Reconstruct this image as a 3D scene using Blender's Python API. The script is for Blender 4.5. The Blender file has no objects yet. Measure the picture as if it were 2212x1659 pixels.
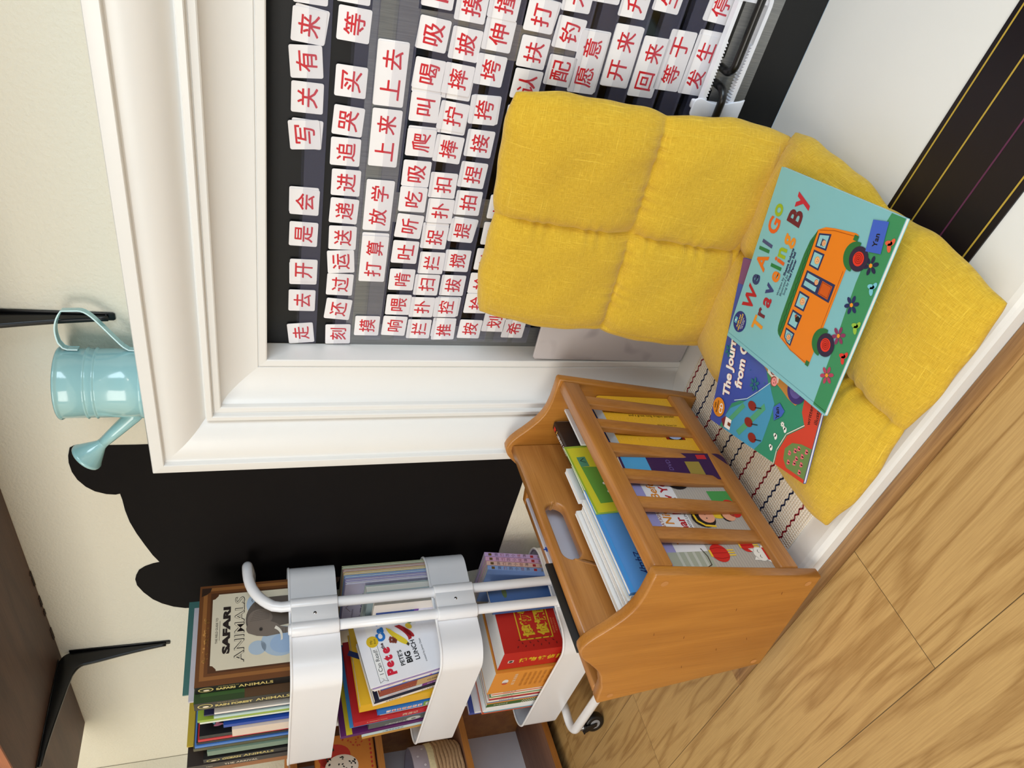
import bpy, bmesh, math, random
from math import sin, cos, pi, radians
from mathutils import Vector, Matrix, Euler
random.seed(7)
SC = bpy.context.scene
COL = SC.collection
# ------------------------------------------------------------------ camera
YAW, PITCH, ROLL, FPX = radians(42.114), radians(18.781), radians(-.3275), 1567.85
fwd = Vector((-sin(YAW)*cos(PITCH), cos(YAW)*cos(PITCH), -sin(PITCH)))
rgt = Vector((cos(YAW), sin(YAW), 0)); upv = rgt.cross(fwd)
r2 = cos(ROLL)*rgt + sin(ROLL)*upv; u2 = -sin(ROLL)*rgt + cos(ROLL)*upv
cam_d = bpy.data.cameras.new('camera'); cam = bpy.data.objects.new('camera', cam_d); COL.objects.link(cam)
cx, cy, cz = -u2, r2, -fwd            # the phone was held turned on its side
cam.matrix_world = Matrix(((cx.x, cy.x, cz.x, 0), (cx.y, cy.y, cz.y, -1.054), (cx.z, cy.z, cz.z, .85), (0, 0, 0, 1)))
cam_d.sensor_fit = 'HORIZONTAL'; cam_d.sensor_width = 36; cam_d.lens = FPX/2212*36; cam_d.clip_start = .01
SC.camera = cam
# ------------------------------------------------------------------ light
SC.view_settings.view_transform = 'Standard'; SC.view_settings.look = 'None'
SC.view_settings.gamma = 1; SC.view_settings.use_curve_mapping = False; SC.view_settings.exposure = 0.0
w = bpy.data.worlds.new('daylight'); SC.world = w; w.use_nodes = True
bg = w.node_tree.nodes['Background']; bg.inputs[0].default_value = (.62, .82, 1, 1); bg.inputs[1].default_value = .42
def area(name, loc, target, sx, sy, power, col):
    l = bpy.data.lights.new(name, 'AREA'); l.shape = 'RECTANGLE'; l.size = sx; l.size_y = sy; l.energy = power; l.color = col
    o = bpy.data.objects.new(name, l); COL.objects.link(o); o.location = loc
    o.rotation_euler = (Vector(target)-Vector(loc)).to_track_quat('-Z', 'Y').to_euler()
    return o
area('front_warm_fill', (-1.0, -3.6, 1.95), (-.9, 0, .6), 2.2, 1.5, 66, (1, .93, .83))  # added warm fill from the room side, standing in for bounced light
area('side_window_daylight', (2.1, -1.25, 1.5), (-.6, -.1, .3), 1.1, 1.7, 47, (.74, .88, 1))
area('ceiling_warm_fill', (.55, -.95, 2.30), (-.2, -.1, .9), .45, .45, 7, (1, .86, .70))  # unseen warm fill below the ceiling, placed to brighten the upper wall
# ------------------------------------------------------------------ materials
def lin(c):
    c = c/255.0
    return c/12.92 if c <= .04045 else ((c+.055)/1.055)**2.4
def rgb(c): return (lin(c[0]), lin(c[1]), lin(c[2]), 1)
MATS = {}
def new_mat(name):
    m = bpy.data.materials.new(name); m.use_nodes = True
    return m, m.node_tree.nodes, m.node_tree.links, m.node_tree.nodes['Principled BSDF']
def pm(c, rough=.5, var=.05, scale=25., bump=0., bscale=200., spec=.5, metal=0., coat=0., name=None):
    """plain painted / printed / moulded surface with a little procedural mottling"""
    key = (tuple(c), rough, var, scale, bump, bscale, spec, metal, coat)
    if key in MATS: return MATS[key]
    m, N, L, P = new_mat(name or 'surface_%d' % len(MATS))
    P.inputs['Roughness'].default_value = rough; P.inputs['Specular IOR Level'].default_value = spec
    P.inputs['Metallic'].default_value = metal; P.inputs['Coat Weight'].default_value = coat; P.inputs['Coat Roughness'].default_value = .08
    tc = N.new('ShaderNodeTexCoord'); n = N.new('ShaderNodeTexNoise'); n.inputs['Scale'].default_value = scale; n.inputs['Detail'].default_value = 3
    L.new(tc.outputs['Object'], n.inputs['Vector'])
    mix = N.new('ShaderNodeMix'); mix.data_type = 'RGBA'
    a = rgb(c); mix.inputs[6].default_value = tuple(x*(1-var) for x in a[:3])+(1,); mix.inputs[7].default_value = tuple(min(1, x*(1+var)) for x in a[:3])+(1,)
    L.new(n.outputs['Fac'], mix.inputs[0]); L.new(mix.outputs[2], P.inputs['Base Color'])
    if bump:
        b = N.new('ShaderNodeBump'); n2 = N.new('ShaderNodeTexNoise'); n2.inputs['Scale'].default_value = bscale; n2.inputs['Detail'].default_value = 4
        L.new(tc.outputs['Object'], n2.inputs['Vector']); L.new(n2.outputs['Fac'], b.inputs['Height'])
        b.inputs['Strength'].default_value = bump; b.inputs['Distance'].default_value = .002; L.new(b.outputs['Normal'], P.inputs['Normal'])
    MATS[key] = m
    return m
def ink(c): return pm(c, .45, .02, 60, spec=.35)
def wood(name, c1, c2, axis='X', scale=6., stretch=14., rough=.4, knots=0., planks=None, coat=0.):
    m, N, L, P = new_mat(name)
    tc = N.new('ShaderNodeTexCoord'); mp = N.new('ShaderNodeMapping'); L.new(tc.outputs['Object'], mp.inputs['Vector'])
    s = [scale*stretch/4]*3; s['XYZ'.index(axis)] = scale/4; mp.inputs['Scale'].default_value = s
    src = mp.outputs['Vector']
    if planks:                                # offset the grain per plank so that boards differ
        bk = N.new('ShaderNodeTexBrick'); bk.inputs['Scale'].default_value = 1; bk.inputs['Brick Width'].default_value = planks[0]; bk.inputs['Row Height'].default_value = planks[1]
        bk.inputs['Mortar Size'].default_value = .0006; bk.inputs['Mortar Smooth'].default_value = .1; bk.offset = .37
        bk.inputs['Color1'].default_value = (0, 0, 0, 1); bk.inputs['Color2'].default_value = (1, 1, 1, 1); bk.inputs['Mortar'].default_value = (.5, .5, .5, 1)
        mp0 = N.new('ShaderNodeMapping'); mp0.inputs['Location'].default_value = planks[2]
        L.new(tc.outputs['Object'], mp0.inputs['Vector']); L.new(mp0.outputs['Vector'], bk.inputs['Vector'])
        va = N.new('ShaderNodeVectorMath'); va.operation = 'MULTIPLY_ADD'; va.inputs[1].default_value = (7.3, 3.1, 5.7)
        L.new(bk.outputs['Color'], va.inputs[0]); L.new(src, va.inputs[2]); src = va.outputs['Vector']
    n0 = N.new('ShaderNodeTexNoise'); n0.inputs['Scale'].default_value = .55; n0.inputs['Detail'].default_value = 2; L.new(src, n0.inputs['Vector'])
    rings = N.new('ShaderNodeMath'); rings.operation = 'MULTIPLY'; rings.inputs[1].default_value = 9 if planks else 4; L.new(n0.outputs['Fac'], rings.inputs[0])
    n1b = N.new('ShaderNodeTexNoise'); n1b.inputs['Scale'].default_value = 3.; n1b.inputs['Detail'].default_value = 4; L.new(src, n1b.inputs['Vector'])
    rj = N.new('ShaderNodeMath'); rj.operation = 'MULTIPLY_ADD'; rj.inputs[1].default_value = .9; L.new(n1b.outputs['Fac'], rj.inputs[0]); L.new(rings.outputs[0], rj.inputs[2])
    sn = N.new('ShaderNodeMath'); sn.operation = 'PINGPONG'; sn.inputs[1].default_value = .5; L.new(rj.outputs[0], sn.inputs[0])
    cr = N.new('ShaderNodeValToRGB'); cr.color_ramp.elements[0].position = .02; cr.color_ramp.elements[1].position = .26 if planks else .5
    cr.color_ramp.elements[0].color = (1, 1, 1, 1); cr.color_ramp.elements[1].color = (0, 0, 0, 1); L.new(sn.outputs[0], cr.inputs[0])
    mp2 = N.new('ShaderNodeMapping'); s2 = [420.]*3; s2['XYZ'.index(axis)] = 11.; mp2.inputs['Scale'].default_value = s2; L.new(tc.outputs['Object'], mp2.inputs['Vector'])
    n2 = N.new('ShaderNodeTexNoise'); n2.inputs['Scale'].default_value = 1; n2.inputs['Detail'].default_value = 3; L.new(mp2.outputs['Vector'], n2.inputs['Vector'])
    cr2 = N.new('ShaderNodeValToRGB'); cr2.color_ramp.elements[0].position = .38; cr2.color_ramp.elements[1].position = .68; L.new(n2.outputs['Fac'], cr2.inputs[0])
    add = N.new('ShaderNodeMath'); add.operation = 'MULTIPLY_ADD'; add.inputs[1].default_value = .62; L.new(cr.outputs[0], add.inputs[0])
    m2 = N.new('ShaderNodeMath'); m2.operation = 'MULTIPLY'; m2.inputs[1].default_value = .38; L.new(cr2.outputs[0], m2.inputs[0]); L.new(m2.outputs[0], add.inputs[2])
    mix = N.new('ShaderNodeMix'); mix.data_type = 'RGBA'; mix.inputs[6].default_value = rgb(c1); mix.inputs[7].default_value = rgb(c2); L.new(add.outputs[0], mix.inputs[0])
    out = mix.outputs[2]
    if planks:
        dk = N.new('ShaderNodeMix'); dk.data_type = 'RGBA'; dk.inputs[7].default_value = rgb([x*.55 for x in c2]); L.new(bk.outputs['Fac'], dk.inputs[0]); L.new(out, dk.inputs[6]); out = dk.outputs[2]
        tone = N.new('ShaderNodeHueSaturation'); mr = N.new('ShaderNodeMapRange'); mr.inputs['To Min'].default_value = .93; mr.inputs['To Max'].default_value = 1.06
        sp = N.new('ShaderNodeSeparateColor'); L.new(bk.outputs['Color'], sp.inputs[0]); L.new(sp.outputs[0], mr.inputs[0]); L.new(mr.outputs[0], tone.inputs['Value']); L.new(out, tone.inputs['Color']); out = tone.outputs[0]
    L.new(out, P.inputs['Base Color']); P.inputs['Roughness'].default_value = rough; P.inputs['Coat Weight'].default_value = coat; P.inputs['Coat Roughness'].default_value = .2
    b = N.new('ShaderNodeBump'); b.inputs['Strength'].default_value = .25; b.inputs['Distance'].default_value = .0006; b.invert = True; L.new(add.outputs[0], b.inputs['Height']); L.new(b.outputs['Normal'], P.inputs['Normal'])
    return m
def wall_mat(name, c, bump=.55):
    m, N, L, P = new_mat(name); P.inputs['Base Color'].default_value = rgb(c); P.inputs['Roughness'].default_value = .62; P.inputs['Specular IOR Level'].default_value = .3
    tc = N.new('ShaderNodeTexCoord'); mp = N.new('ShaderNodeMapping'); mp.inputs['Scale'].default_value = (1, 1, 1.25); L.new(tc.outputs['Object'], mp.inputs['Vector'])
    n = N.new('ShaderNodeTexNoise'); n.inputs['Scale'].default_value = 150; n.inputs['Detail'].default_value = 3.5; n.inputs['Roughness'].default_value = .55; L.new(mp.outputs[0], n.inputs['Vector'])
    b = N.new('ShaderNodeBump'); b.inputs['Strength'].default_value = bump; b.inputs['Distance'].default_value = .003; L.new(n.outputs['Fac'], b.inputs['Height']); L.new(b.outputs['Normal'], P.inputs['Normal'])
    return m
def film_mat(name, c, haze, rough=.12):
    m, N, L, P = new_mat(name); P.inputs['Base Color'].default_value = rgb(c); P.inputs['Roughness'].default_value = rough
    n = N.new('ShaderNodeTexNoise'); n.inputs['Scale'].default_value = 9; mr = N.new('ShaderNodeMapRange'); mr.inputs['To Min'].default_value = haze*.8; mr.inputs['To Max'].default_value = haze*1.2
    tc = N.new('ShaderNodeTexCoord'); L.new(tc.outputs['Object'], n.inputs['Vector']); L.new(n.outputs['Fac'], mr.inputs[0]); L.new(mr.outputs[0], P.inputs['Alpha'])
    return m
def weave_mat(name, c, c2, bump=.5, sc=1.):
    """linen-like cloth: fine warp and weft plus long slubs, in UV metres"""
    m, N, L, P = new_mat(name); P.inputs['Roughness'].default_value = .75; P.inputs['Specular IOR Level'].default_value = .25
    P.inputs['Sheen Weight'].default_value = .25; P.inputs['Sheen Roughness'].default_value = .5
    uv = N.new('ShaderNodeTexCoord'); outs = []
    for k, (sx, sy) in enumerate(((900*sc, 60*sc), (60*sc, 900*sc))):
        mp = N.new('ShaderNodeMapping'); mp.inputs['Scale'].default_value = (sx, sy, 1); L.new(uv.outputs['UV'], mp.inputs['Vector'])
        n = N.new('ShaderNodeTexNoise'); n.inputs['Scale'].default_value = 1; n.inputs['Detail'].default_value = 1.5; n.noise_dimensions = '2D'; L.new(mp.outputs[0], n.inputs['Vector']); outs.append(n.outputs['Fac'])
    for sx, sy in ((260*sc, 7*sc), (9*sc, 330*sc)):
        mp = N.new('ShaderNodeMapping'); mp.inputs['Scale'].default_value = (sx, sy, 1); L.new(uv.outputs['UV'], mp.inputs['Vector'])
        n = N.new('ShaderNodeTexNoise'); n.inputs['Scale'].default_value = 1; n.inputs['Detail'].default_value = 2; n.noise_dimensions = '2D'; L.new(mp.outputs[0], n.inputs['Vector'])
        cr = N.new('ShaderNodeValToRGB'); cr.color_ramp.elements[0].position = .64; cr.color_ramp.elements[1].position = .86; L.new(n.outputs['Fac'], cr.inputs[0]); outs.append(cr.outputs[0])
    def ad(a, b, k=1.):
        q = N.new('ShaderNodeMath'); q.operation = 'MULTIPLY_ADD'; q.inputs[1].default_value = k; L.new(b, q.inputs[0]); L.new(a, q.inputs[2]); return q.outputs[0]
    h = ad(ad(ad(outs[0], outs[1]), outs[2], .9), outs[3], .7)
    mr = N.new('ShaderNodeMapRange'); mr.inputs['From Min'].default_value = .7; mr.inputs['From Max'].default_value = 1.7; L.new(h, mr.inputs[0])
    mix = N.new('ShaderNodeMix'); mix.data_type = 'RGBA'; mix.inputs[6].default_value = rgb(c); mix.inputs[7].default_value = rgb(c2); L.new(mr.outputs[0], mix.inputs[0]); L.new(mix.outputs[2], P.inputs['Base Color'])
    b = N.new('ShaderNodeBump'); b.inputs['Strength'].default_value = bump; b.inputs['Distance'].default_value = .0012; L.new(h, b.inputs['Height']); L.new(b.outputs['Normal'], P.inputs['Normal'])
    return m
def pages_mat(name, c, axis='Y', n_=900.):
    m, N, L, P = new_mat(name); P.inputs['Roughness'].default_value = .7
    tc = N.new('ShaderNodeTexCoord'); wv = N.new('ShaderNodeTexWave'); wv.wave_type = 'BANDS'; wv.bands_direction = axis; wv.inputs['Scale'].default_value = n_; wv.inputs['Distortion'].default_value = 1.5
    L.new(tc.outputs['Object'], wv.inputs['Vector']); mix = N.new('ShaderNodeMix'); mix.data_type = 'RGBA'; mix.inputs[6].default_value = rgb([x*.86 for x in c]); mix.inputs[7].default_value = rgb(c)
    L.new(wv.outputs['Fac'], mix.inputs[0]); L.new(mix.outputs[2], P.inputs['Base Color'])
    return m
WHITE_PAINT = pm((236, 235, 232), .32, .012, 14, bump=.10, bscale=70)
WALL = wall_mat('textured_cream_wall', (240, 235, 217))
FLOOR = wood('oak_floor', (196, 160, 104), (156, 118, 68), 'X', 9, 9, .42, planks=(1.35, .19, (.283, .003, 0)))
OAKTRIM = wood('oak_trim', (184, 142, 92), (122, 84, 46), 'X', 9, 20, .42)
PINE = wood('honey_pine', (180, 119, 46), (158, 99, 34), 'Z', 7, 10, .36, coat=.2)
PINEZ = wood('honey_pine_upright', (205, 136, 58), (172, 102, 36), 'Z', 7, 10, .33, coat=.25)
WALNUT = wood('dark_shelf_wood', (98, 70, 55), (66, 44, 34), 'X', 6, 8, .6)
SHELFWOOD = wood('bookcase_wood', (196, 132, 66), (160, 98, 44), 'Y', 6, 10, .45)
SHELFDARK = wood('bookcase_board', (150, 108, 84), (118, 80, 60), 'Y', 6, 10, .5)
BLACK_BOARD = pm((13, 14, 16), .42, .15, 12, spec=.35)
CHALK = pm((21, 18, 18), .68, .10, 8, spec=.12)
BLACK_METAL = pm((12, 12, 13), .28, .1, 40)
STEEL = pm((200, 200, 202), .22, .03, 40, metal=1.)
CART = pm((240, 240, 243), .28, .01, 20, spec=.5, coat=.15)
PLASTIC_WHITE = pm((238, 240, 248), .3, .01, 30)
MUSTARD = weave_mat('mustard_linen', (202, 160, 30), (234, 196, 62), .55, 1.7)
TEALCAN = pm((158, 205, 208), .16, .02, 20, coat=.6)
PAGES = pages_mat('page_edges', (240, 236, 226))
PAGESW = pages_mat('white_page_edges', (246, 246, 246))
CARDW = pm((246, 244, 246), .42, .01, 30)
RED = pm((208, 30, 42), .45, .05, 80)
# ------------------------------------------------------------------ mesh helpers
I4 = Matrix.Identity(4)
def frame(o, ex, ey, n=None):
    ex, ey = Vector(ex).normalized(), Vector(ey).normalized(); n = Vector(n) if n else ex.cross(ey)
    return Matrix(((ex.x, ey.x, n.x, o[0]), (ex.y, ey.y, n.y, o[1]), (ex.z, ey.z, n.z, o[2]), (0, 0, 0, 1)))
TXT = {}
def text_geo(s, bold):
    k = (s, bold)
    if k in TXT: return TXT[k]
    cu = bpy.data.curves.new('t', 'FONT'); cu.body = s; cu.size = 1; cu.resolution_u = 3 if ord(s[0]) < 0x2e80 else 2; cu.fill_mode = 'FRONT'; cu.offset = bold
    o = bpy.data.objects.new('t', cu); COL.objects.link(o); dg = bpy.context.evaluated_depsgraph_get(); dg.update()
    e = o.evaluated_get(dg); me = e.to_mesh(); vs = [(v.co.x, v.co.y) for v in me.vertices]; fs = [tuple(p.vertices) for p in me.polygons]; e.to_mesh_clear()
    bpy.data.objects.remove(o); bpy.data.curves.remove(cu)
    if vs: x0 = min(v[0] for v in vs); x1 = max(v[0] for v in vs); y0 = min(v[1] for v in vs); y1 = max(v[1] for v in vs)
    else: x0 = x1 = y0 = y1 = 0
    TXT[k] = (vs, fs, x0, x1, y0, y1); return TXT[k]
class MB:
    def __init__(self): self.v = []; self.f = []; self.m = []; self.s = []; self.mats = []; self.uv = {}
    def mi(self, m):
        if m not in self.mats: self.mats.append(m)
        return self.mats.index(m)
    def add(self, vs, fs, m, smooth=False, M=None):
        b = len(self.v); k = self.mi(m)
        self.v += [tuple(M @ Vector(p)) for p in vs] if M else [tuple(p) for p in vs]
        for f in fs: self.f.append(tuple(b+i for i in f)); self.m.append(k); self.s.append(smooth)
        return self
    def box(self, c, s, m, M=None, bev=0., seg=2):
        x, y, z = s[0]/2, s[1]/2, s[2]/2
        if not bev:
            vs = [(c[0]+a*x, c[1]+b*y, c[2]+d*z) for a in (-1, 1) for b in (-1, 1) for d in (-1, 1)]
            return self.add(vs, [(0, 1, 3, 2), (4, 6, 7, 5), (0, 4, 5, 1), (2, 3, 7, 6), (0, 2, 6, 4), (1, 5, 7, 3)], m, False, M)
        bm = bmesh.new(); bmesh.ops.create_cube(bm, size=1)
        for v in bm.verts: v.co = Vector((v.co.x*s[0], v.co.y*s[1], v.co.z*s[2]))+Vector(c)
        bmesh.ops.bevel(bm, geom=bm.edges[:], offset=bev, segments=seg, affect='EDGES', profile=.5)
        return self.bm(bm, m, True, M)
    def bm(self, bm, m, smooth=False, M=None):
        bm.verts.index_update(); self.add([v.co[:] for v in bm.verts], [tuple(v.index for v in f.verts) for f in bm.faces], m, smooth, M); bm.free(); return self
    def prism(self, pts, d0, d1, m, M=None, bev=0., seg=2, smooth=False, holes=()):
        """2-D outline (local xy) extruded along local z from d0 to d1"""
        bm = bmesh.new(); loops = []
        for loop in [pts]+list(holes):
            vs = [bm.verts.new((p[0], p[1], d0)) for p in loop]; loops.append([bm.edges.new((vs[i], vs[(i+1) % len(vs)])) for i in range(len(vs))])
        if holes:
            bmesh.ops.triangle_fill(bm, edges=[e for l in loops for e in l], use_beauty=True)
        else: bm.faces.new([e.verts[0] if True else None for e in loops[0]] and [v for v in bm.verts])
        r = bmesh.ops.extrude_face_region(bm, geom=bm.faces[:])
        for g in r['geom']:
            if isinstance(g, bmesh.types.BMVert): g.co.z = d1
        bmesh.ops.recalc_face_normals(bm, faces=bm.faces[:])
        if bev:
            es = [e for e in bm.edges if abs(e.verts[0].co.z-e.verts[1].co.z) < 1e-7 and len(e.link_faces) == 2 and abs(e.link_faces[0].normal.dot(e.link_faces[1].normal)) < .5]
            bmesh.ops.bevel(bm, geom=es, offset=bev, segments=seg, affect='EDGES', profile=.5); smooth = True
        return self.bm(bm, m, smooth, M)
    def lathe(self, prof, m, M=None, n=32, smooth=True, close=False):
        vs = []; fs = []
        for (r, z) in prof:
            for i in range(n): a = 2*pi*i/n; vs.append((r*cos(a), r*sin(a), z))
        for k in range(len(prof)-1):
            for i in range(n): j = (i+1) % n; fs.append((k*n+i, k*n+j, (k+1)*n+j, (k+1)*n+i))
        return self.add(vs, fs, m, smooth, M)
    def tube(self, path, r, m, M=None, n=12, closed=False, caps=True, prof=None):
        P = [Vector(p) for p in path]; K = len(P); vs = []; fs = []; nrm = None
        for i, p in enumerate(P):
            a = P[i-1] if i or closed else p; b = P[(i+1) % K] if i < K-1 or closed else p
            t = (b-a).normalized()
            if nrm is None: nrm = t.orthogonal().normalized() if prof is None else prof[1]
            nrm = (nrm-t*nrm.dot(t)).normalized(); bi = t.cross(nrm)
            rr = r[i] if isinstance(r, (list, tuple)) else r
            if prof:
                for (u, v_) in prof[0]: vs.append(p+nrm*u+bi*v_)
            else:
                for j in range(n): an = 2*pi*j/n; vs.append(p+nrm*(rr*cos(an))+bi*(rr*sin(an)))
        n = len(prof[0]) if prof else n
        for i in range(K if closed else K-1):
            q = (i+1) % K
            for j in range(n): l = (j+1) % n; fs.append((i*n+j, i*n+l, q*n+l, q*n+j))
        if caps and not closed: fs.append(tuple(range(n-1, -1, -1))); fs.append(tuple((K-1)*n+j for j in range(n)))
        return self.add(vs, fs, m, prof is None, M)
    # printed matter: flat shapes lying on a surface frame, lifted a hair per layer
    def poly(self, F, pts, m, lay=1):
        z = lay*.00022
        return self.add([(p[0], p[1], z) for p in pts], [tuple(range(len(pts)))], m, False, F)
    def rect(self, F, x0, y0, x1, y1, m, lay=1): return self.poly(F, [(x0, y0), (x1, y0), (x1, y1), (x0, y1)], m, lay)
    def disc(self, F, x, y, rx, ry, m, lay=1, n=22, rot=0): 
        return self.poly(F, [(x+rx*cos(a)*cos(rot)-ry*sin(a)*sin(rot), y+rx*cos(a)*sin(rot)+ry*sin(a)*cos(rot)) for a in [2*pi*i/n for i in range(n)]], m, lay)
    def line(self, F, pts, wd, m, lay=1):
        for (a, b) in zip(pts, pts[1:]):
            a, b = Vector(a), Vector(b); d = b-a
            if d.length < 1e-6: continue
            d.normalize(); q = Vector((-d.y, d.x))*wd/2; e = d*wd*.3
            self.poly(F, [tuple(a-e+q*-1), tuple(b+e-q), tuple(b+e+q), tuple(a-e+q)], m, lay)
        return self
    def text(self, F, s, x, y, h, m, lay=2, rot=0., bold=0., align='L', wid=None, sx=1., shear=0.):
        vs, fs, x0, x1, y0, y1 = text_geo(s, bold)
        if not vs: return self
        k = h; kx = h*sx
        if wid: kx = wid/(x1-x0)
        W = (x1-x0)*kx; off = {'L': 0, 'C': -W/2, 'R': -W}[align]; yb = 0
        if ord(s[0]) >= 0x2e80: k = h/max(.01, y1-y0) if len(s) == 1 else h/.93; kx = k*sx if not wid else kx; W = (x1-x0)*kx; off = {'L': 0, 'C': -W/2, 'R': -W}[align]; yb = -y0*k if len(s) == 1 else .07*h
        c, sn = cos(radians(rot)), sin(radians(rot)); out = []
        for (a, b) in vs:
            px = (a-x0)*kx+off+shear*b*k; py = b*k+yb; out.append((x+px*c-py*sn, y+px*sn+py*c, lay*.00022))
        return self.add(out, fs, m, False, F)
    def build(self, name, parent=None, M=None, kind=None, label=None, cat=None, group=None, auto=None):
        me = bpy.data.meshes.new(name); me.from_pydata(self.v, [], self.f); 
        for m in self.mats: me.materials.append(m)
        me.polygons.foreach_set('material_index', self.m); me.polygons.foreach_set('use_smooth', self.s); me.update()
        if auto is not None: me.set_sharp_from_angle(angle=radians(auto))
        o = bpy.data.objects.new(name, me); COL.objects.link(o)
        if parent: o.parent = parent
        if M is not None: o.matrix_world = M
        tag(o, label, cat, group, kind); return o
def tag(o, label=None, cat=None, group=None, kind=None):
    for k, v_ in (('label', label), ('category', cat), ('group', group), ('kind', kind)):
        if v_: o[k] = v_
    return o
def thing(name, M, label, cat, group=None):
    o = bpy.data.objects.new(name, None); COL.objects.link(o); o.empty_display_size = .02
    o.matrix_world = M if isinstance(M, Matrix) else Matrix.Translation(M)
    return tag(o, label, cat, group)
def rrect(w_, h_, r, n=5, x=0, y=0):
    p = []
    for (cx_, cy_, a0) in ((w_/2-r, h_/2-r, 0), (-w_/2+r, h_/2-r, 90), (-w_/2+r, -h_/2+r, 180), (w_/2-r, -h_/2+r, 270)):
        for i in range(n+1): a = radians(a0+90*i/n); p.append((x+cx_+r*cos(a), y+cy_+r*sin(a)))
    return p
def bez(p0, p1, p2, p3, n=8):
    return [tuple((1-t)**3*a+3*(1-t)**2*t*b+3*(1-t)*t*t*c+t**3*d for a, b, c, d in zip(p0, p1, p2, p3)) for t in [i/n for i in range(n+1)]]
T = Matrix.Translation
def Rz(d): return Matrix.Rotation(radians(d), 4, 'Z')
def Rx(d): return Matrix.Rotation(radians(d), 4, 'X')
def Ry(d): return Matrix.Rotation(radians(d), 4, 'Y')
# ------------------------------------------------------------------ room shell
WY = .002                                         # plane of the chimney wall
PX0, PX1, PZ1 = -.852, .16, .8466                 # firebox opening
b = MB()
b.box(((-2.49-.1+PX0)/2, WY+.06, 1.2), (PX0+2.59, .12, 2.4), WALL); b.box(((PX1+2.2)/2, WY+.06, 1.2), (2.2-PX1, .12, 2.4), WALL); b.box(((PX0+PX1)/2, WY+.06, (PZ1+2.4)/2), (PX1-PX0, .12, 2.4-PZ1), WALL)
b.build('wall_back', kind='structure')
MB().box((-2.54, -1.6, 1.2), (.1, 3.2, 2.4), WALL).build('wall_left', kind='structure')
MB().box((-.2, -1.54, -.03), (4.8, 3.1, .06), FLOOR).build('floor', kind='structure')
MB().box((-.2, -1.54, 2.43), (4.8, 3.1, .06), pm((238, 234, 226), .7)).build('ceiling', kind='structure')
# painted hearth slab with an eased front lip and the oak border round it
HX0, HX1 = -1.1805, 1.2
b = MB(); b.prism([(-.5505, 0), (-.5505, .021), (-.548, .0255), (-.5435, .0285), (-.536, .030), (0, .030), (0, 0)], HX0, HX1, WHITE_PAINT, Matrix(((0, 0, 1, 0), (1, 0, 0, 0), (0, 1, 0, 0), (0, 0, 0, 1))))
b.build('hearth', kind='structure')
b = MB(); O = OAKTRIM
b.prism([(HX1, -.551), (HX0, -.551), (HX0-.026, -.5745), (HX1, -.5745)], 0, .0035, O, bev=.0008)
b.prism([(HX0, -.551), (HX0, 0), (HX0-.026, 0), (HX0-.026, -.5745)], 0, .0035, O, bev=.0008)
b.build('trim_1', kind='structure')
# ------------------------------------------------------------------ moulded fireplace surround
OX0, OX1, OZ = -1.040, .348, 1.0345
PROF = [(0, 0), (0, .1265), (.0015, .1295), (.004, .130), (.0185, .130), (.0195, .129), (.0200, .121), (.0225, .1195), (.030, .1200), (.040, .1185), (.050, .1152), (.060, .1100), (.069, .1030), (.077, .0945), (.083, .0865), (.0865, .0832), (.0885, .0828), (.0890, .0920), (.0905, .0936), (.0975, .0936), (.0990, .0920), (.0993, .0852), (.1015, .0835), (.1022, .0850), (.1105, .0845), (.1122, .0830),
        (.1126, .0752), (.116, .0700), (.122, .0638), (.131, .0580), (.142, .0532), (.154, .0500), (.165, .0484), (.1725, .0478), (.1730, .0452), (.1748, .0450), (.1752, .0474), (.186, .0466), (.1878, .0450), (.188, .0)]
def sur(name, A, B, par):
    b = MB(); n = len(PROF)
    vs = [A(*q) for q in PROF]+[B(*q) for q in PROF]
    b.add(vs, [(i, i+1, n+i+1, n+i) for i in range(n-1)]+[tuple(range(n)), tuple(range(2*n-1, n-1, -1)), (n-1, 0, n, 2*n-1)], WHITE_PAINT, True)
    bm_o = b.build(name, par, auto=24); bm = bmesh.new(); bm.from_mesh(bm_o.data); bmesh.ops.recalc_face_normals(bm, faces=bm.faces[:]); bm.to_mesh(bm_o.data); bm.free()
t = thing('fireplace_surround', (0, 0, 0), 'wide white moulded fireplace surround framing the black firebox doors', 'fireplace surround')
sur('jamb', lambda w_, p: (OX0+w_, -p+WY*0, .0302), lambda w_, p: (OX0+w_, -p, OZ-w_), t)
sur('header', lambda w_, p: (OX0+w_, -p, OZ-w_), lambda w_, p: (OX1-w_, -p, OZ-w_), t)
sur('jamb', lambda w_, p: (OX1-w_, -p, .0302), lambda w_, p: (OX1-w_, -p, OZ-w_), t)
# ------------------------------------------------------------------ firebox doors
BRUSHED = wood('brushed_steel', (150, 152, 152), (128, 130, 132), 'Z', 60, 60, .3); BRUSHED.node_tree.nodes['Principled BSDF'].inputs['Metallic'].default_value = .85
GLASS = pm((5, 6, 8), .07, .1, 5, spec=.35)
t = thing('fireplace_doors', (0, 0, 0), 'black fireplace doors with steel rails and stiles, covered in card strips', 'fireplace doors')
MB().box(((PX0+PX1)/2, .012, (.0302+PZ1)/2), (PX1-PX0, .022, PZ1-.0302), BLACK_BOARD).build('black_frame', t)
MB().box(((PX0+PX1)/2, .0004, .6825), (PX1-PX0, .0015, .061), BRUSHED).build('steel_rail', t)
MB().box(((PX0+PX1)/2, .0004, .1375), (PX1-PX0, .0015, .065), BRUSHED).build('steel_rail', t)
sx = [(-.852, -.805), (-.595, -.542), (-.32, -.271), (-.049, .001)]
for a, c in sx: MB().box(((a+c)/2, .0004, .411), (c-a, .0015, .482), BRUSHED).build('steel_stile', t)
for a, c in ((-.805, -.595), (-.542, -.32), (-.271, -.049), (.001, .16)): MB().box(((a+c)/2, .0006, .411), (c-a, .0011, .482), GLASS).build('glass_pane', t)
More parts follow.
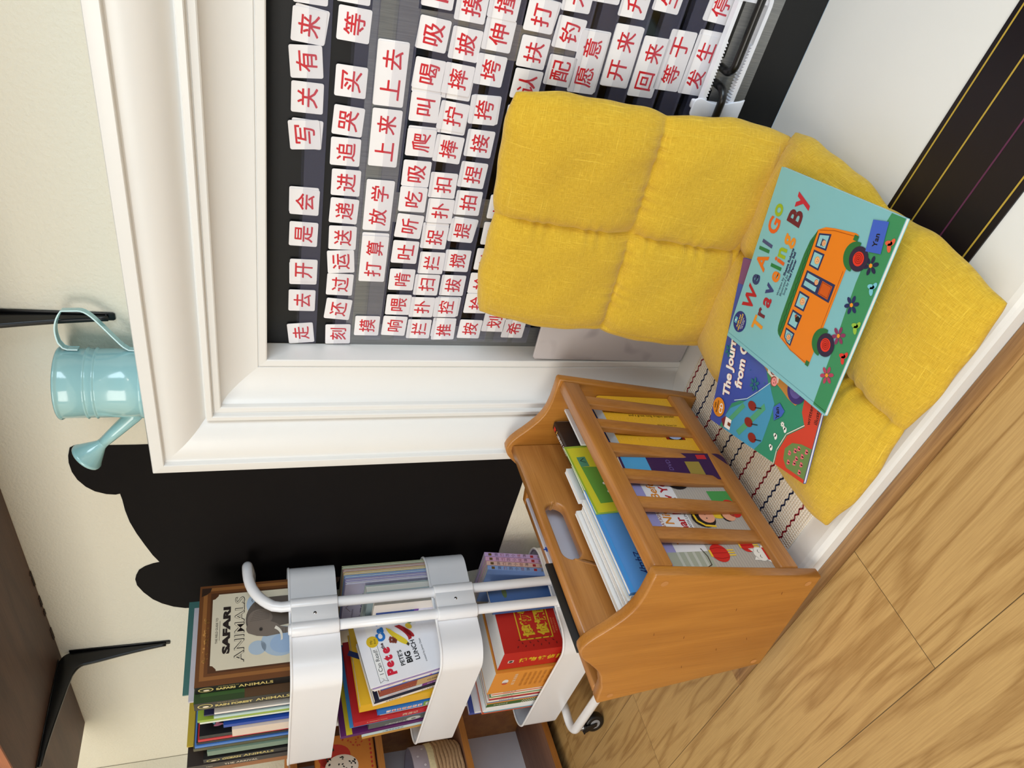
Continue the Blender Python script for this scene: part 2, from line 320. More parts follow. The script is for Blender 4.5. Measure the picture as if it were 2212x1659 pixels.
def arc(c, r, a0, a1, n, pl):                      # arc in plane: pl maps (u,v)->xyz
    return [pl(c[0]+r*cos(radians(a0+(a1-a0)*i/n)), c[1]+r*sin(radians(a0+(a1-a0)*i/n))) for i in range(n+1)]
def handle(xa, xb, z, par):
    P = lambda u, v_: (u, -v_, z)
    path = [(xa, 0, z)]+arc((xa+.018 if xb > xa else xa-.018, .020), .018, 180 if xb > xa else 0, 90, 6, P)+arc((xb-.018 if xb > xa else xb+.018, .020), .018, 90, 0 if xb > xa else 180, 6, P)+[(xb, 0, z)]
    MB().tube(path, .0062, BLACK_METAL, n=12).build('handle', par)
handle(-.284, -.075, .170, t); handle(-.520, -.308, .170, t)
# ------------------------------------------------------------------ sliding child lock on the two handles
lk = thing('cabinet_lock', (0, 0, 0), 'white plastic sliding child lock with toothed legs joining the black door handles', 'child lock', )
b = MB(); lz0, lz1, ly = .1445, .1955, -.021
P = lambda u, v_: (u, ly, v_)
xr_ = -.185; rr = (lz1-lz0)/2; zc_ = (lz0+lz1)/2
path = [(-.372, ly, lz1)]+[(xr_, ly, lz1)]+arc((xr_, zc_), rr, 90, -90, 12, P)+[(-.372, ly, lz0)]
pf = ([(a, c) for a, c in ((-.0032, -.006), (.0032, -.006), (.0032, .006), (-.0032, .006))], Vector((0, 0, 1)))
b.tube(path, 0, PLASTIC_WHITE, prof=pf)
for side, zz_ in ((1, lz1-.0032), (-1, lz0+.0032)):
    for i in range(24):
        x = -.352+i*.0047; s = -side
        b.prism([(x, zz_), (x+.0045, zz_), (x+.0008, zz_+s*.0032)], -ly-.0055, -ly+.0055, PLASTIC_WHITE, Matrix(((1, 0, 0, 0), (0, 0, -1, 0), (0, 1, 0, 0), (0, 0, 0, 1))))
b.prism([(xr_+.0, zc_-rr+.003), (xr_+.0, zc_+rr-.003)]+[(xr_+(rr-.003)*cos(a), zc_+(rr-.003)*sin(a)) for a in [radians(80-160*i/10) for i in range(11)]], -ly-.001, -ly+.001, PLASTIC_WHITE, Matrix(((1, 0, 0, 0), (0, 0, -1, 0), (0, 1, 0, 0), (0, 0, 0, 1))))
b.build('toothed_loop', lk)
b = MB(); MY = Matrix(((1, 0, 0, 0), (0, 0, -1, 0), (0, 1, 0, 0), (0, 0, 0, 1)))
wing = bez((-.366, .124), (-.361, .132), (-.361, .138), (-.358, .146), 5)+bez((-.356, .152), (-.352, .165), (-.352, .178), (-.356, .190), 6)+bez((-.358, .196), (-.361, .203), (-.357, .211), (-.351, .212), 5)
wing2 = [(-.334-(p[0]+.350)*.9, p[1]) for p in reversed(wing)]
b.prism(wing+wing2, -ly+.005, -ly+.0095, PLASTIC_WHITE, MY, bev=.0015)
b.box((-.343, ly-.001, .170), (.022, .012, .058), PLASTIC_WHITE, bev=.002)
b.box((-.338, ly-.002, .2055), (.014, .012, .012), PLASTIC_WHITE, bev=.0025)
b.build('slider', lk)
# ------------------------------------------------------------------ clear card strips and the flash cards
FILM = film_mat('clear_vinyl', (150, 150, 180), .07)
FILMB = film_mat('clear_vinyl_backing', (120, 120, 150), .035)
ROWZ = [.7925, .7315, .678, .6257, .5803, .535, .4795, .4335, .394, .345, .295, .2535, .209]
ROWN = ['top', 'second', 'third', 'fourth', 'fifth', 'sixth', 'seventh', 'eighth', 'ninth', 'tenth', 'eleventh', 'twelfth', 'bottom']
XL = [-.848, -.850, -.836, -.836, -.836, -.836, -.836, -.838, -.838, -.838, -.838, -.838, -.838]
for i, z in enumerate(ROWZ):
    s = thing('card_strip', (0, 0, 0), 'clear plastic pocket strip holding the %s row of red character cards' % ROWN[i], 'pocket strip', 'clear pocket strips on the fireplace doors')
    x0, x1 = XL[i], .12
    MB().box(((x0+x1)/2, -.0012, z-.012), (x1-x0, .0004, .034), FILMB).build('backing', s)
    b = MB(); b.box(((x0+x1)/2, -.0066, z-.0135), (x1-x0, .0003, .029), FILM); b.box(((x0+x1)/2, -.0064, z+.0010), (x1-x0, .0006, .0007), FILMB); b.box(((x0+x1)/2, -.0045, z-.0282), (x1-x0, .005, .0009), FILM)
    b.build('pocket_film', s)
CARDS = [(1,'',-0.264,0.792,0,1),(1,'来',-0.313,0.793,-3,1),(1,'有',-0.359,0.795,5,1),(1,'关',-0.408,0.792,0,1),(1,'写',-0.462,0.794,6,1),(1,'会',-0.57,0.791,-1,1),(1,'是',-0.626,0.791,-1,1),(1,'开',-0.695,0.789,0,1),(1,'去',-0.755,0.79,0,1),(1,'走',-0.826,0.79,6,1),(2,'',-0.255,0.738,-1,1),(2,'等',-0.303,0.735,-2,1),(2,'买',-0.378,0.734,-1,1),(2,'哭',-0.435,0.734,-3,1),(2,'追',-0.482,0.735,0,1),(2,'进',-0.532,0.731,0,1),(2,'递',-0.58,0.731,-2,1),(2,'送',-0.629,0.73,1,1),(2,'运',-0.674,0.73,5,1),(2,'过',-0.72,0.729,-1,1),(2,'还',-0.771,0.729,-5,1),(2,'刻',-0.827,0.726,2,1),(3,'上去',-0.362,0.68,0,2),(3,'上来',-0.455,0.679,0,2),(3,'放学',-0.567,0.678,0,2),(3,'打算',-0.666,0.677,0,2),(3,'摸',-0.807,0.676,0,1),(4,'口',-0.244,0.628,-2,1),(4,'吸',-0.3,0.628,-4,1),(4,'喝',-0.354,0.627,-3,1),(4,'叫',-0.402,0.626,0,1),(4,'爬',-0.456,0.625,0,1),(4,'吸',-0.507,0.625,0,1),(4,'吃',-0.551,0.625,0,1),(4,'听',-0.6,0.625,-3,1),(4,'吐',-0.649,0.626,-1,1),(4,'啃',-0.705,0.625,0,1),(4,'喂',-0.758,0.625,0,1),(4,'响',-0.806,0.627,-2,1),(5,'摸',-0.255,0.581,-2,1),(5,'披',-0.307,0.581,-3,1),(5,'摔',-0.356,0.584,-3,1),(5,'拧',-0.411,0.582,-4,1),(5,'捧',-0.462,0.581,-3,1),(5,'扣',-0.523,0.58,0,1),(5,'扑',-0.568,0.578,0,1),(5,'捉',-0.618,0.58,-1,1),(5,'拦',-0.668,0.578,0,1),(5,'扫',-0.714,0.58,0,1),(5,'扑',-0.762,0.582,0,1),(5,'拦',-0.812,0.581,0,1),(6,'撞',-0.245,0.536,-2,1),(6,'伸',-0.288,0.536,-2,1),(6,'垮',-0.337,0.539,-2,1),(6,'挎',-0.396,0.537,1,1),(6,'接',-0.448,0.534,-1,1),(6,'捏',-0.501,0.535,-2,1),(6,'拍',-0.55,0.534,0,1),(6,'提',-0.602,0.535,-2,1),(6,'搅',-0.661,0.533,0,1),(6,'拔',-0.713,0.533,0,1),(6,'控',-0.761,0.538,1,1),(6,'推',-0.814,0.534,2,1),(7,'打',-0.254,0.481,-2,1),(7,'扶',-0.304,0.48,-2,1),(7,'认',-0.35,0.48,-2,1),(7,'抬',-0.404,0.479,0,1),(7,'托',-0.457,0.474,0,1),(7,'抓',-0.506,0.472,0,1),(7,'挖',-0.553,0.476,0,1),(7,'拉',-0.604,0.477,0,1),(7,'扯',-0.655,0.48,0,1),(7,'拎',-0.706,0.482,0,1),(7,'拾',-0.75,0.482,0,1),(7,'按',-0.81,0.484,-1,1),(8,'木',-0.22,0.433,0,1),(8,'钓',-0.271,0.433,-3,1),(8,'配',-0.324,0.433,-2,1),(8,'划',-0.793,0.439,-1,1),(9,'愿意',-0.307,0.393,0,2),(9,'希',-0.807,0.397,-1,1),(9,'',-0.202,0.392,0,1),(10,'升',-0.215,0.346,-1,1),(10,'开来',-0.291,0.343,0,2),(11,'生',-0.2,0.296,-2,1),(11,'回来',-0.301,0.293,0,2),(12,'等于',-0.286,0.253,0,2),(13,'停',-0.202,0.21,-3,1),(13,'发生',-0.287,0.208,-1,2)]
seen_pos = {}
byrow = {}
for c in CARDS: byrow.setdefault(c[0], []).append(c)
ORD = ['first', 'second', 'third', 'fourth', 'fifth', 'sixth', 'seventh', 'eighth', 'ninth', 'tenth', 'eleventh', 'twelfth', 'thirteenth']
MC = Matrix(((1, 0, 0, 0), (0, 0, -1, 0), (0, 1, 0, 0), (0, 0, 0, 1)))   # card local xy -> world xz, out towards the room
def card(name, txt, x, z, rot, n, label, y, h=.0436):
    wd = .0436 if n == 1 else .089
    b = MB(); b.prism(rrect(wd, h, .0028, 4), 0, .0007, CARDW)
    F = T((0, 0, .0007))
    for k, ch in enumerate(txt):
        for q, (ox, oy) in enumerate(((-.0003, -.0002), (.0003, .0003), (.0004, -.0003))): b.text(F, ch, (0 if n == 1 else -.0205+.041*k)+ox, -.0142+oy, .0275, RED, .8+.15*q, align='C', shear=.04)
    b.build(name, None, T((x, y, z)) @ MC @ Matrix.Rotation(radians(rot), 4, 'Z'), label=label, cat='flash card', group='red character cards on the fireplace doors')
HID = {'抬', '托', '抓', '挖', '拉', '扯', '拎', '拾', '认'}
for row, cs in byrow.items():
    cs = sorted(cs, key=lambda c: c[2])
    for k, (r_, txt, x, z, rot, n) in enumerate(cs):
        where = '%s row, %s from left' % (ROWN[row-1], ORD[k])
        if not txt: lab = 'white flash card cut by picture edge, %s' % where
        elif txt in HID: lab = 'white flash card mostly hidden behind yellow cushion, %s' % where
        else: lab = '%s white flash card with red %s, %s' % ('wide' if n == 2 else 'square', txt, where)
        card('flash_card', txt, x, z, rot, n, lab, -.0030 if k % 2 else -.0022)
# second cards that peep out behind the front ones
for (ch, dx, dz, dr) in (('来', .002, -.002, -4), ('写', .001, -.003, -8), ('会', .003, .001, 1), ('开', -.006, .0005, 1), ('喝', -.006, -.001, 1), ('拧', -.005, -.001, 2), ('捉', .005, .0, 1), ('提', .002, -.002, -3), ('控', .001, -.004, -1), ('打算', .005, 0, 0), ('上去', .002, 0, 0), ('开来', -.001, -.003, 0), ('发生', .007, -.001, 0), ('愿意', .002, -.003, 0), ('搅', -.001, .001, 0), ('打', .001, -.003, -4), ('挎', .001, -.003, 1), ('摔', -.0075, -.002, 1), ('爬', .003, -.001, 0), ('推', .006, .001, -3)):
    c = [c for c in CARDS if c[1] == ch][0]
    card('flash_card', '', c[2]+dx, c[3]+dz, c[4]+dr, c[5], 'blank edge of a second white card peeping out behind the %s card' % ch, -.0013)
# ------------------------------------------------------------------ animal-head chalkboard decal on the wall
dec = [(-1.03, 1.06), (-1.1027, 1.0602), (-1.1028, 1.0846), (-1.1015, 1.1384), (-1.0995, 1.1823), (-1.1052, 1.1908), (-1.1262, 1.1963), (-1.1451, 1.1984), (-1.1711, 1.1971), (-1.1941, 1.1913), (-1.2154, 1.1802), (-1.2303, 1.1664), (-1.2403, 1.1476), (-1.2431, 1.1317), (-1.2409, 1.124), (-1.2596, 1.1221), (-1.2934, 1.121), (-1.3317, 1.1168), (-1.3718, 1.1081), (-1.4137, 1.0964), (-1.4522, 1.0847), (-1.4797, 1.0733), (-1.4829, 1.0875), (-1.491, 1.104), (-1.5031, 1.1172), (-1.5216, 1.1247), (-1.5372, 1.1282), (-1.5612, 1.127), (-1.591, 1.1168), (-1.6227, 1.1005), (-1.6437, 1.0827), (-1.662, 1.0593), (-1.6728, 1.0348), (-1.6752, 1.0114), (-1.668, .99), (-1.652, .975), (-1.63, .965)]
dec += [(-1.640, .90), (-1.652, .80), (-1.655, .70), (-1.652, .58), (-1.642, .44), (-1.6269, .344), (-1.616, .2894), (-1.6054, .2747), (-1.5913, .2698), (-1.5333, .2706), (-1.4, .2705), (-1.3055, .269), (-1.03, .27)]
MWALL = Matrix(((1, 0, 0, 0), (0, 0, -1, WY), (0, 1, 0, 0), (0, 0, 0, 1)))
b = MB(); b.prism(dec, .0005, .0014, CHALK, MWALL)
b.build('chalkboard_decal', label='large black chalkboard wall decal shaped like an eared animal head', cat='wall decal')
# ------------------------------------------------------------------ dark shelf and its two stamped brackets
t = thing('wall_shelf', (0, 0, 1.32), 'dark brown wooden wall shelf above the fireplace, raw edge', 'shelf')
b = MB(); b.box((-.695, -.1615, .0125), (2.99, .327, .025), WALNUT, bev=.002); o = b.build('board', t)
FRONTW = wood('shelf_front_edge', (176, 104, 62), (140, 78, 44), 'X', 6, 8, .5)
MB().box((-.695, -.3265, .0125), (2.99, .004, .0255), FRONTW).build('front_edge', t)
random.seed(3)
BARK = pm((46, 30, 20), .8, .3, 90, bump=.6)
for (x, l) in ((-1.50, .05), (-1.585, .035), (-1.63, .02), (-1.72, .045)):
    pts = [(x+l*i/8-l/2, -.0035-.006*random.random()) for i in range(9)]
    MB().prism([(x+l/2, 0), (x-l/2, 0)]+pts, -.0015, .004, BARK).build('bark_edge', t)
def bracket(x, label):
    t = thing('shelf_bracket', (x, 0, 1.32), label, 'bracket', 'shelf brackets')
    # stamped web: tapered L with a round inside corner, in the plane x = 0
    L1, L2 = .232, .262; w0, w1 = .034, .010
    web = [(-.001, -L1), (-.009, -L1)]+bez((-.010, -L1+.01), (-.018, -.15), (-w0+.004, -.10), (-w0, -.075), 6)+bez((-w0-.003, -.055), (-w0-.006, -.045), (-.05, -w0-.006), (-.062, -w0-.002), 6)+bez((-.09, -w0+.003), (-.14, -.024), (-.2, -.014), (-L2, -.010), 6)+[(-L2, -.001)]+bez((-.03, -.001), (-.012, -.001), (-.001, -.012), (-.001, -.03), 6)
    MX = Matrix(((0, 0, 1, 0), (1, 0, 0, 0), (0, 1, 0, 0), (0, 0, 0, 1)))
    b = MB(); b.prism(web, -.0045, .0045, BLACK_METAL, MX, bev=.0025); b.build('web', t)
    b = MB(); b.prism([(-.011, -.02), (.011, -.02), (.0075, -L1-.006), (.0055, -L1-.009), (-.0055, -L1-.009), (-.0075, -L1-.006)], .0005, .003, BLACK_METAL, Matrix(((1, 0, 0, 0), (0, 0, -1, WY-.0005), (0, 1, 0, 0), (0, 0, 0, 1))), bev=.0008); b.build('wall_plate', t)
    b = MB(); b.prism([(-.011, -.02), (.011, -.02), (.0075, -L2-.006), (-.0075, -L2-.006)], -.0026, -.0003, BLACK_METAL, bev=.0008); b.build('shelf_plate', t)
    for (y, z, ax) in ((0, -L1+.004, 0), (0, -.05, 0), (-.045, 0, 1), (-L2+.01, 0, 1)):
        s = MB(); s.lathe([(0, .0022), (.0025, .002), (.004, .0008), (.0042, 0)], STEEL, T((0, WY-.0028+.0003, z)) @ Rx(90) if not ax else T((0, y, -.0026)) @ Rx(180), n=14)
        s.box((0, 0, .0019), (.0045, .0007, .0012), BLACK_METAL, T((0, WY-.0025, z)) @ Rx(90) if not ax else T((0, y, -.0026)) @ Rx(180)); s.build('screw', t)
bracket(-1.8185, 'black metal shelf bracket on the wall above the book trolley')
bracket(-.8005, 'black metal shelf bracket behind the watering can handle')
# ------------------------------------------------------------------ watering can on the mantel ledge
CXY = (-.886, -.0655); ZB = OZ+.0002
t = thing('watering_can', T((CXY[0], CXY[1], ZB)) @ Rz(200), 'small pale aqua metal watering can standing on the white mantel ledge', 'watering can')
R_, H_ = .0575, .124
prof = [(0, .003), (R_-.002, .003), (R_-.001, 0), (R_+.0012, .0005), (R_+.0012, .006), (R_-.0005, .0075), (R_-.001, .030)]
for z in (.066, .079): prof += [(R_-.001, z), (R_-.0016, z+.0012), (R_-.001, z+.0024), (R_+.0008, z+.0042), (R_-.001, z+.006)]
prof += [(R_-.001, H_-.008), (R_-.0003, H_-.005), (R_+.0014, H_-.0035), (R_+.0018, H_-.0012), (R_+.0004, H_+.0002), (R_-.0018, H_-.001), (R_-.002, H_-.006), (R_-.002, .006), (0, .006)]
MB().lathe(prof, TEALCAN, n=56).build('body', t)
# spout: local +x is the pouring side
b = MB(); b.tube([(R_-.012, 0, .012), (R_+.002, 0, .024), (R_+.032, 0, .054), (R_+.054, 0, .076)], [.0135, .0128, .0105, .0085], TEALCAN, n=20); b.build('spout', t)
d = Vector((.7, 0, .714)).normalized(); MR = Matrix.LocRotScale(Vector((R_+.050, 0, .072)), d.to_track_quat('Z', 'Y'), None)
b = MB(); b.lathe([(.0088, 0), (.0095, .005), (.0255, .034), (.0265, .0345), (.0268, .0375), (.0262, .0395), (.0250, .0405), (0, .0425)], TEALCAN, MR, n=30); b.build('sprinkler_rose', t)
hp = [(-R_-.0005, .012), (-R_-.0012, .022), (-R_-.006, .029)]+bez((-R_-.010, .033), (-R_-.044, .062), (-R_-.066, .074), (-R_-.065, .090), 10)+bez((-R_-.064, .112), (-R_-.044, .126), (-R_-.026, .124), (-R_-.012, .120), 9)+[(-R_-.004, .1145), (-R_-.0012, .108), (-R_-.0010, .094)]
hp = [(x, 0, z) for x, z in hp]
b = MB(); pf = ([(.0009, -.0075), (.0015, -.0068), (.0009, -.006), (.0009, .006), (.0015, .0068), (.0009, .0075), (-.0009, .0075), (-.0009, -.0075)], Vector((0, 0, 1)))
b.tube(hp, 0, TEALCAN, prof=pf); b.build('handle', t)
# ------------------------------------------------------------------ woven mat, lined strip
m, N, L, P = new_mat('woven_cream_mat'); P.inputs['Roughness'].default_value = .85
tc = N.new('ShaderNodeTexCoord'); hs = []
for ax, sc in (('X', 60), ('Y', 60)):
    wv = N.new('ShaderNodeTexWave'); wv.bands_direction = ax; wv.inputs['Scale'].default_value = sc; wv.inputs['Distortion'].default_value = .6; L.new(tc.outputs['Object'], wv.inputs['Vector']); hs.append(wv.outputs['Fac'])
mul = N.new('ShaderNodeMath'); mul.operation = 'MULTIPLY'; L.new(hs[0], mul.inputs[0]); L.new(hs[1], mul.inputs[1])
mx = N.new('ShaderNodeMix'); mx.data_type = 'RGBA'; mx.inputs[6].default_value = rgb((238, 228, 208)); mx.inputs[7].default_value = rgb((255, 252, 244)); mr = N.new('ShaderNodeMapRange'); mr.inputs['From Max'].default_value = .35; L.new(mul.outputs[0], mr.inputs[0]); L.new(mr.outputs[0], mx.inputs[0]); L.new(mx.outputs[2], P.inputs['Base Color'])
bp = N.new('ShaderNodeBump'); bp.inputs['Distance'].default_value = .0015; bp.inputs['Strength'].default_value = .8; L.new(mul.outputs[0], bp.inputs['Height']); L.new(bp.outputs['Normal'], P.inputs['Normal'])
MATW = m
ZH = .0302
b = MB(); b.box((-.70, -.3005, .0014), (.46, .407, .0028), MATW, bev=.001)
F = T((0, 0, .0028)); RD, BL = pm((150, 22, 40), .8), pm((22, 40, 84), .8)
for y, c in ((-.108, RD), (-.135, BL), (-.1665, BL), (-.203, RD), (-.241, RD), (-.272, BL), (-.3055, BL), (-.340, RD), (-.387, RD), (-.417, BL), (-.4485, BL), (-.480, RD)):
    pts = []; n = 62
    for i in range(n): pts.append((-.925+i*.0075, y+(.0022 if i % 2 else -.0022)))
    b.line(F, pts, .0030, c, 1)
b.build('woven_mat', M=T((0, 0, ZH)), label='cream woven mat with red and blue zigzag stripes under the magazine rack', cat='mat')
b = MB(); W_ = .155; b.box((.02, 0, .001), (.76, W_, .002), pm((24, 18, 22), .38, .25, 6, spec=.4))
F = T((0, 0, .0021)); YL = pm((190, 160, 60), .5); PU = pm((92, 38, 72), .5)
for v_, c in ((.0695, YL), (.0285, YL), (-.022, PU), (-.0675, YL)): b.rect(F, -.36, v_-.0012, .40, v_+.0012, c, 1)
b.build('lined_strip', M=T((-.02, -.3996, ZH)) @ Rz(-2.4), label='black strip with yellow and purple lines lying on white hearth', cat='strip')
# ------------------------------------------------------------------ quilted mustard floor cushion
def panel(name, c00, c10, c11, c01, up, Tk, Td, par, N_=150, seed=1, dip=.32, cross=(.5, .5), bow=.012):
    """quilted pad: corners (u,v) 00,10,11,01 ; up = outward normal ; Tk/Td = puff towards / away"""
    c00, c10, c11, c01 = map(Vector, (c00, c10, c11, c01)); up = Vector(up).normalized(); rnd = random.Random(seed)
    ph = [rnd.uniform(0, 6.28) for _ in range(12)]
    def q(a, c):                          # puff along one axis with a stitched dip at c
        s = a/c/2 if a < c else .5+(a-c)/(1-c)/2
        e = min(s, 1-s); lob = abs(sin(2*pi*s))
        edge = min(1, e/.16)
        return (edge**.55)*(dip+(1-dip)*lob**.42) if .16 < s < .84 else (min(1, e/.10)**.5)*(dip+(1-dip)*min(1, lob/.95)**.42 if e > .05 else 1*(dip+(1-dip)*lob**.42)) 
    def prof(a, c):
        e = min(a, 1-a); d = abs(a-c)
        edge = min(1., e/.17); edge = (1-(1-edge)**2.0)**.55
        seam = 1-(1-dip)*(.55*math.exp(-d/.022)+.45*math.exp(-d/.10))
        return edge*seam
    def base(u, v):
        p = (c00*(1-u)+c10*u)*(1-v)+(c01*(1-u)+c11*u)*v
        e = ((c10-c00)*(1-v)+(c11-c01)*v).normalized(); f = ((c01-c00)*(1-u)+(c11-c10)*u).normalized()
        # outline: bowed lobes between corners and the seam, gently uneven
        bu = sin(pi*min(1, abs(v/cross[1] if v < cross[1] else (v-cross[1])/(1-cross[1]))))**.8; bv = sin(pi*min(1, abs(u/cross[0] if u < cross[0] else (u-cross[0])/(1-cross[0]))))**.8
        p = p+e*((u-.5)*2*abs((u-.5)*2)**3)*bow*bu+f*((v-.5)*2*abs((v-.5)*2)**3)*bow*bv
        wob = .0016*sin(19*v+ph[0])+.0009*sin(41*v+ph[1]); wob2 = .0015*sin(17*u+ph[2])+.0008*sin(37*u+ph[3])
        p = p+e*(wob*abs((u-.5)*2)**6)+f*(wob2*abs((v-.5)*2)**6)
        return p
    b = MB(); vs = []; fs = []; uvs = []; n = N_+1
    W_, H_ = (c10-c00).length, (c01-c00).length
    for side, th in ((1, Tk), (-1, Td)):
        for j in range(n):
            for i in range(n):
                u, v = i/N_, j/N_
                h = min(prof(u, cross[0]), 1)*min(prof(v, cross[1]), 1)
                if side > 0:
                    r = (.0020*sin(9*u+13*v+ph[4])*sin(11*v-5*u+ph[5])+.0013*sin(25*u+ph[6]+8*v)*sin(21*v+ph[7]))*min(1, h*2)
                    dx, dy = abs(u-cross[0])*W_, abs(v-cross[1])*H_
                    pk = .0022*math.exp(-dx/.012)*sin(v*95+ph[8]+2*sin(30*v))+.0022*math.exp(-dy/.012)*sin(u*95+ph[9]+2*sin(28*u))
                    r += pk; r -= .006*math.exp(-(dx*dx+dy*dy)/.0005)
                    e = min(u*W_, (1-u)*W_, v*H_, (1-v)*H_)
                    r -= .0016*math.exp(-((e-.016)/.0022)**2)
                else: r = 0
                vs.append(base(u, v)+up*side*(.0022+th*h+r)); uvs.append((u*W_, v*H_))
    o2 = n*n
    for j in range(N_):
        for i in range(N_):
            a = j*n+i; fs.append((a, a+1, a+n+1, a+n)); fs.append((o2+a, o2+a+n, o2+a+n+1, o2+a+1))
    for i in range(N_):
        for (a, c) in ((i, i+1), (N_*n+i+1, N_*n+i), ((i+1)*n, i*n), (i*n+N_, (i+1)*n+N_)): fs.append((a, o2+a, o2+c, c))
    b.add(vs, fs, MUSTARD, True); o = b.build(name, par)
    me = o.data; ul = me.uv_layers.new(name='UVMap')
    for l in me.loops: ul.data[l.index].uv = uvs[l.vertex_index]
    bm = bmesh.new(); bm.from_mesh(me); bmesh.ops.recalc_face_normals(bm, faces=bm.faces[:]); bm.to_mesh(me); bm.free()
    return o
t = thing('floor_cushion', (0, 0, 0), 'mustard yellow quilted folding cushion, seat on hearth and back leaning upright', 'cushion')
panel('back_panel', (-.726, -.142, .088), (-.332, -.124, .088), (-.341, -.066, .515), (-.714, -.072, .500), (0, -1, .16),   .034, .026, t, seed=5, cross=(.50, .47), dip=.30, bow=.010)
panel('seat_panel', (-.738, -.554, .066), (-.332, -.556, .066), (-.326, -.122, .080), (-.732, -.130, .080), (0, 0, 1), .036, .026, t, seed=9, cross=(.5, .48), dip=.30, bow=.010)
# ------------------------------------------------------------------ books
def book(label, w_, h, t_, cov, M, spine=None, pages=None, hard=False, front=None, spinefn=None, group=None, name='book', cat='book', rc=0.):
    """spine edge at x = 0, front cover faces -y, stands along z"""
    root = thing(name, M, label, cat, group); ct = .0022 if hard else .0007; ins = .0030 if hard else .0006
    ct = min(ct, t_*.3); b = MB()
    if rc:
        pts = [(0, 0), (0, h)]+[(w_-rc+rc*sin(radians(a)), h-rc+rc*cos(radians(a))) for a in range(0, 91, 15)]+[(w_-rc+rc*cos(radians(a)), rc-rc*sin(radians(a))) for a in range(0, 91, 15)]
        MF = Matrix(((1, 0, 0, 0), (0, 0, -1, 0), (0, 1, 0, 0), (0, 0, 0, 1)))
        b.prism(pts, -ct, 0, cov, MF); b.prism(pts, -t_, -t_+ct, cov, MF)
    else:
        b.box((w_/2, ct/2, h/2), (w_, ct, h), cov); b.box((w_/2, t_-ct/2, h/2), (w_, ct, h), cov)
    b.box((ct/2-.0002, t_/2, h/2), (ct, t_-.0002, h-.0002), spine or cov)
    if front: front(b, frame((0, 0, 0), (1, 0, 0), (0, 0, 1)))
    if spinefn: spinefn(b, frame((-.0002, t_, h), (0, 0, -1), (0, -1, 0)))
    b.build('cover', root)
    b = MB()
    if rc:
        b.prism([(max(ct, p[0]-.0004), p[1]) for p in pts], -t_+ct, -ct, pages or PAGES, MF)
    else: b.box(((w_-ins+ct)/2, t_/2, h/2), (w_-ins-ct, t_-2*ct, h-2*ins), pages or PAGES)
    b.build('page_block', root)
    return root
def flower(b, F, x, y, r, pc, cc, n=6, lay=4, rot=0.):
    for i in range(n):
        a = 2*pi*i/n+rot; b.disc(F, x+cos(a)*r*.62, y+sin(a)*r*.62, r*.40, r*.22, pc, lay, 12, a)
    if cc: b.disc(F, x, y, r*.22, r*.22, cc, lay+1, 12)
def spiral(b, F, x, y, r, c, wd, lay, turns=3.2, n=60):
    b.line(F, [(x+r*i/n*cos(2*pi*turns*i/n), y+r*i/n*sin(2*pi*turns*i/n)) for i in range(n+1)], wd, c, lay)
def star(b, F, x, y, r, c, lay=2): b.poly(F, [(x+(r if i % 2 == 0 else r*.42)*cos(pi/2+pi*i/5), y+(r if i % 2 == 0 else r*.42)*sin(pi/2+pi*i/5)) for i in range(10)], c, lay)
def face(b, F, x, y, r, skin, hair, lay, rays=False):
    if rays:
        for i in range(14): a = 2*pi*i/14; b.line(F, [(x, y), (x+r*1.6*cos(a), y+r*1.6*sin(a))], r*.16, hair, lay)
    else: b.disc(F, x, y+r*.25, r*1.18, r*1.1, hair, lay, 14)
    b.disc(F, x, y, r, r, skin, lay+1, 14); K = ink((40, 26, 26))
    for s in (-1, 1): b.disc(F, x+s*r*.36, y+r*.15, r*.12, r*.14, K, lay+2, 8)
    b.line(F, [(x-r*.3, y-r*.38), (x, y-r*.5), (x+r*.3, y-r*.38)], r*.12, ink((170, 40, 50)), lay+2)
NAVY, INKK, ORG, GRN, TEALC = ink((34, 46, 92)), ink((22, 22, 26)), ink((232, 128, 30)), ink((38, 112, 60)), ink((122, 184, 196))
